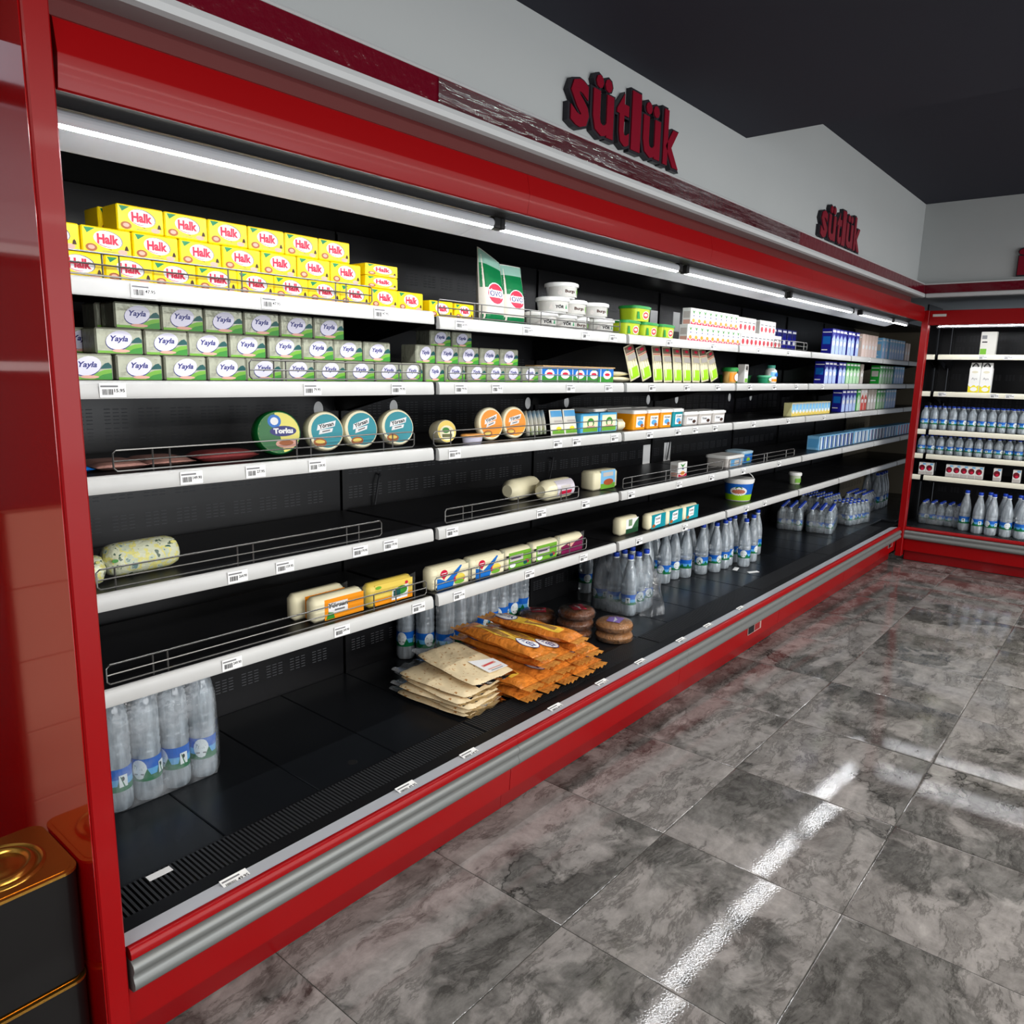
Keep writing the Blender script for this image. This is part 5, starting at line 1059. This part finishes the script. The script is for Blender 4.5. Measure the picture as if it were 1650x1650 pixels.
ST.put((1.632, -.01, ZD + .1635), 'orange bread bag with oval emblem lying topmost over the front columns', 'orange bread bags', rz=math.radians(-4))
ST.put((1.848, .0, ZD + .1635), 'orange bread bag lying topmost beside the round loaves', 'orange bread bags', rz=PI + math.radians(3))
def loaf(m):
    return lambda b: b.lathe([(.055, 0), (.085, .003), (.106, .014), (.113, .026), (.106, .037), (.085, .043), (.04, .046)], 28, m)
def make_loaf(m, tagc):
    R = build('round_loaf', loaf(m), smooth=60); R['category'] = 'bread'
    D = Dec(); D.poly([(-.055, -.045), (.045, -.05), (.06, .0), (.035, .042), (-.05, .038)], tagc); D.poly([(-.055, -.006), (.0, -.02), (.05, .012), (.0, .0)], WHITE_PRINT)
    build('label', lambda b: D.top(b, .0478), R)
    build('clear_wrap', lambda b: b.lathe([(.114, .008), (.119, .026), (.110, .040), (.086, .0468), (.02, .0495)], 28, FILM_CLEAR), R, smooth=60); return Proto(R)
LB = make_loaf(BREADB, mat('tag_red', (206, 52, 74), .35)); LT = make_loaf(BREADT, mat('tag_lilac', (150, 120, 196), .35))
GL = 'wrapped round loaves'
LS = (.80, .80, 1.)
LT.put((2.400, -.078, ZD + .001), 'tan round loaf under another tan loaf, next to the air grille', GL, scale=LS); LT.put((2.404, -.074, ZD + .0515), 'tan round loaf with lilac tag on top of its stack', GL, rz=.3, scale=LS)
for k in range(3): LB.put((2.298 + .004 * k, .092 - .004 * k, ZD + .001 + .0505 * k), ('brown round loaf at the bottom of the middle stack', 'brown round loaf second in the middle stack', 'brown round loaf with red tag topmost on the middle stack')[k], GL, rz=.5 * k, scale=LS)
for k in range(2): LB.put((2.262 - .004 * k, .288, ZD + .001 + .0505 * k), ('brown round loaf under another one, nearest the bottles', 'brown round loaf with red tag nearest the bottles')[k], GL, rz=1.3 + k, scale=LS)
# paper scraps on the deck
for k, (x, y, a) in enumerate(((4.135, .062, .3), (4.14, -.055, -.4))):
    t = build('paper_scrap', lambda b: b.prism_z([(-.045, -.014), (.04, -.018), (.05, .012), (-.035, .018)], 0, .0012, CARD)); t.location = (x, y, ZD + .0003); t.rotation_euler = (0, 0, a); tag(t, ('paper scrap lying at the feet of the loose bottles', 'paper scrap lying near the air grille')[k], 'paper')
# ================================================================== BESIDE THE END PANEL
def tin(label, z):
    R = build('square_tin', lambda b: b.prism_z(rr(.232, .232, .028, 5), 0, .246, BLACKTIN), smooth=35); tag(R, label, 'tin', 'square metal tins'); R.location = (-.238, -.236, z)
    build('tin_top', lambda b: (b.prism_z(rr(.236, .236, .03, 5), .240, .2465, GOLD), b.prism_z(rr(.216, .216, .022, 5), .2465, .2475, GOLD)), R, smooth=35)
    build('lid', lambda b: (b.lathe([(.088, .2476), (.086, .251), (.082, .252), (.078, .2485), (.070, .2485), (.066, .2555), (.060, .2575), (.054, .2550), (.051, .250), (.040, .250), (.036, .2522), (.01, .2528)], 40, GOLD)), R, smooth=50)
    return R
tin('black and gold square tin on top of another tin by the end panel', .2600); tin('black square tin standing on the floor under another tin', 0.001)
# stock shelving on the far side of the end panel (seen mirrored in its glossy side)
sh = link('stock_shelf', None); tag(sh, 'pale stock shelving reflected in the glossy red end panel', 'shelving')
build('shelf_board', lambda b: b.box(-1.5, -.20, .50, .58, 1.52, 1.545, WHITE), sh); build('shelf_board', lambda b: b.box(-1.5, -.20, .48, .58, 1.835, 1.86, WHITE), sh)
build('back_sheet', lambda b: b.box(-1.5, -.18, .578, .584, 0, 2.3, BLACK), sh)
CT_ = mat('carton_pale', (196, 140, 116), .6); CTW = mat('wrapped_stock', (200, 196, 198), .3, bump=.5, bscale=20)
for k in range(5):
    for q in range(2):
        t = build('carton', lambda b: b.box(0, .58, 0, .07, 0, .222, CT_, .003)); t.location = (-.285 - .58 - q * .585, .505, .002 + .2235 * k); tag(t, 'pale carton in the reflected stack, %s tier, %s column' % (ORD[k], ('near', 'far')[q]), 'carton', 'reflected cartons')
for q in range(3):
    t = build('wrapped_stock', lambda b: b.box(0, .40, 0, .07, 0, .36, CTW, .012)); t.location = (-.22 - .40 - q * .405, .495, 1.862); tag(t, 'film-wrapped stock on the reflected upper board, %s from the panel' % ORD[q], 'stock', 'reflected wrapped stock')
print('TRIS', sum(len(p.vertices) - 2 for m in bpy.data.meshes for p in m.polygons), 'OBJ', len(bpy.data.objects))
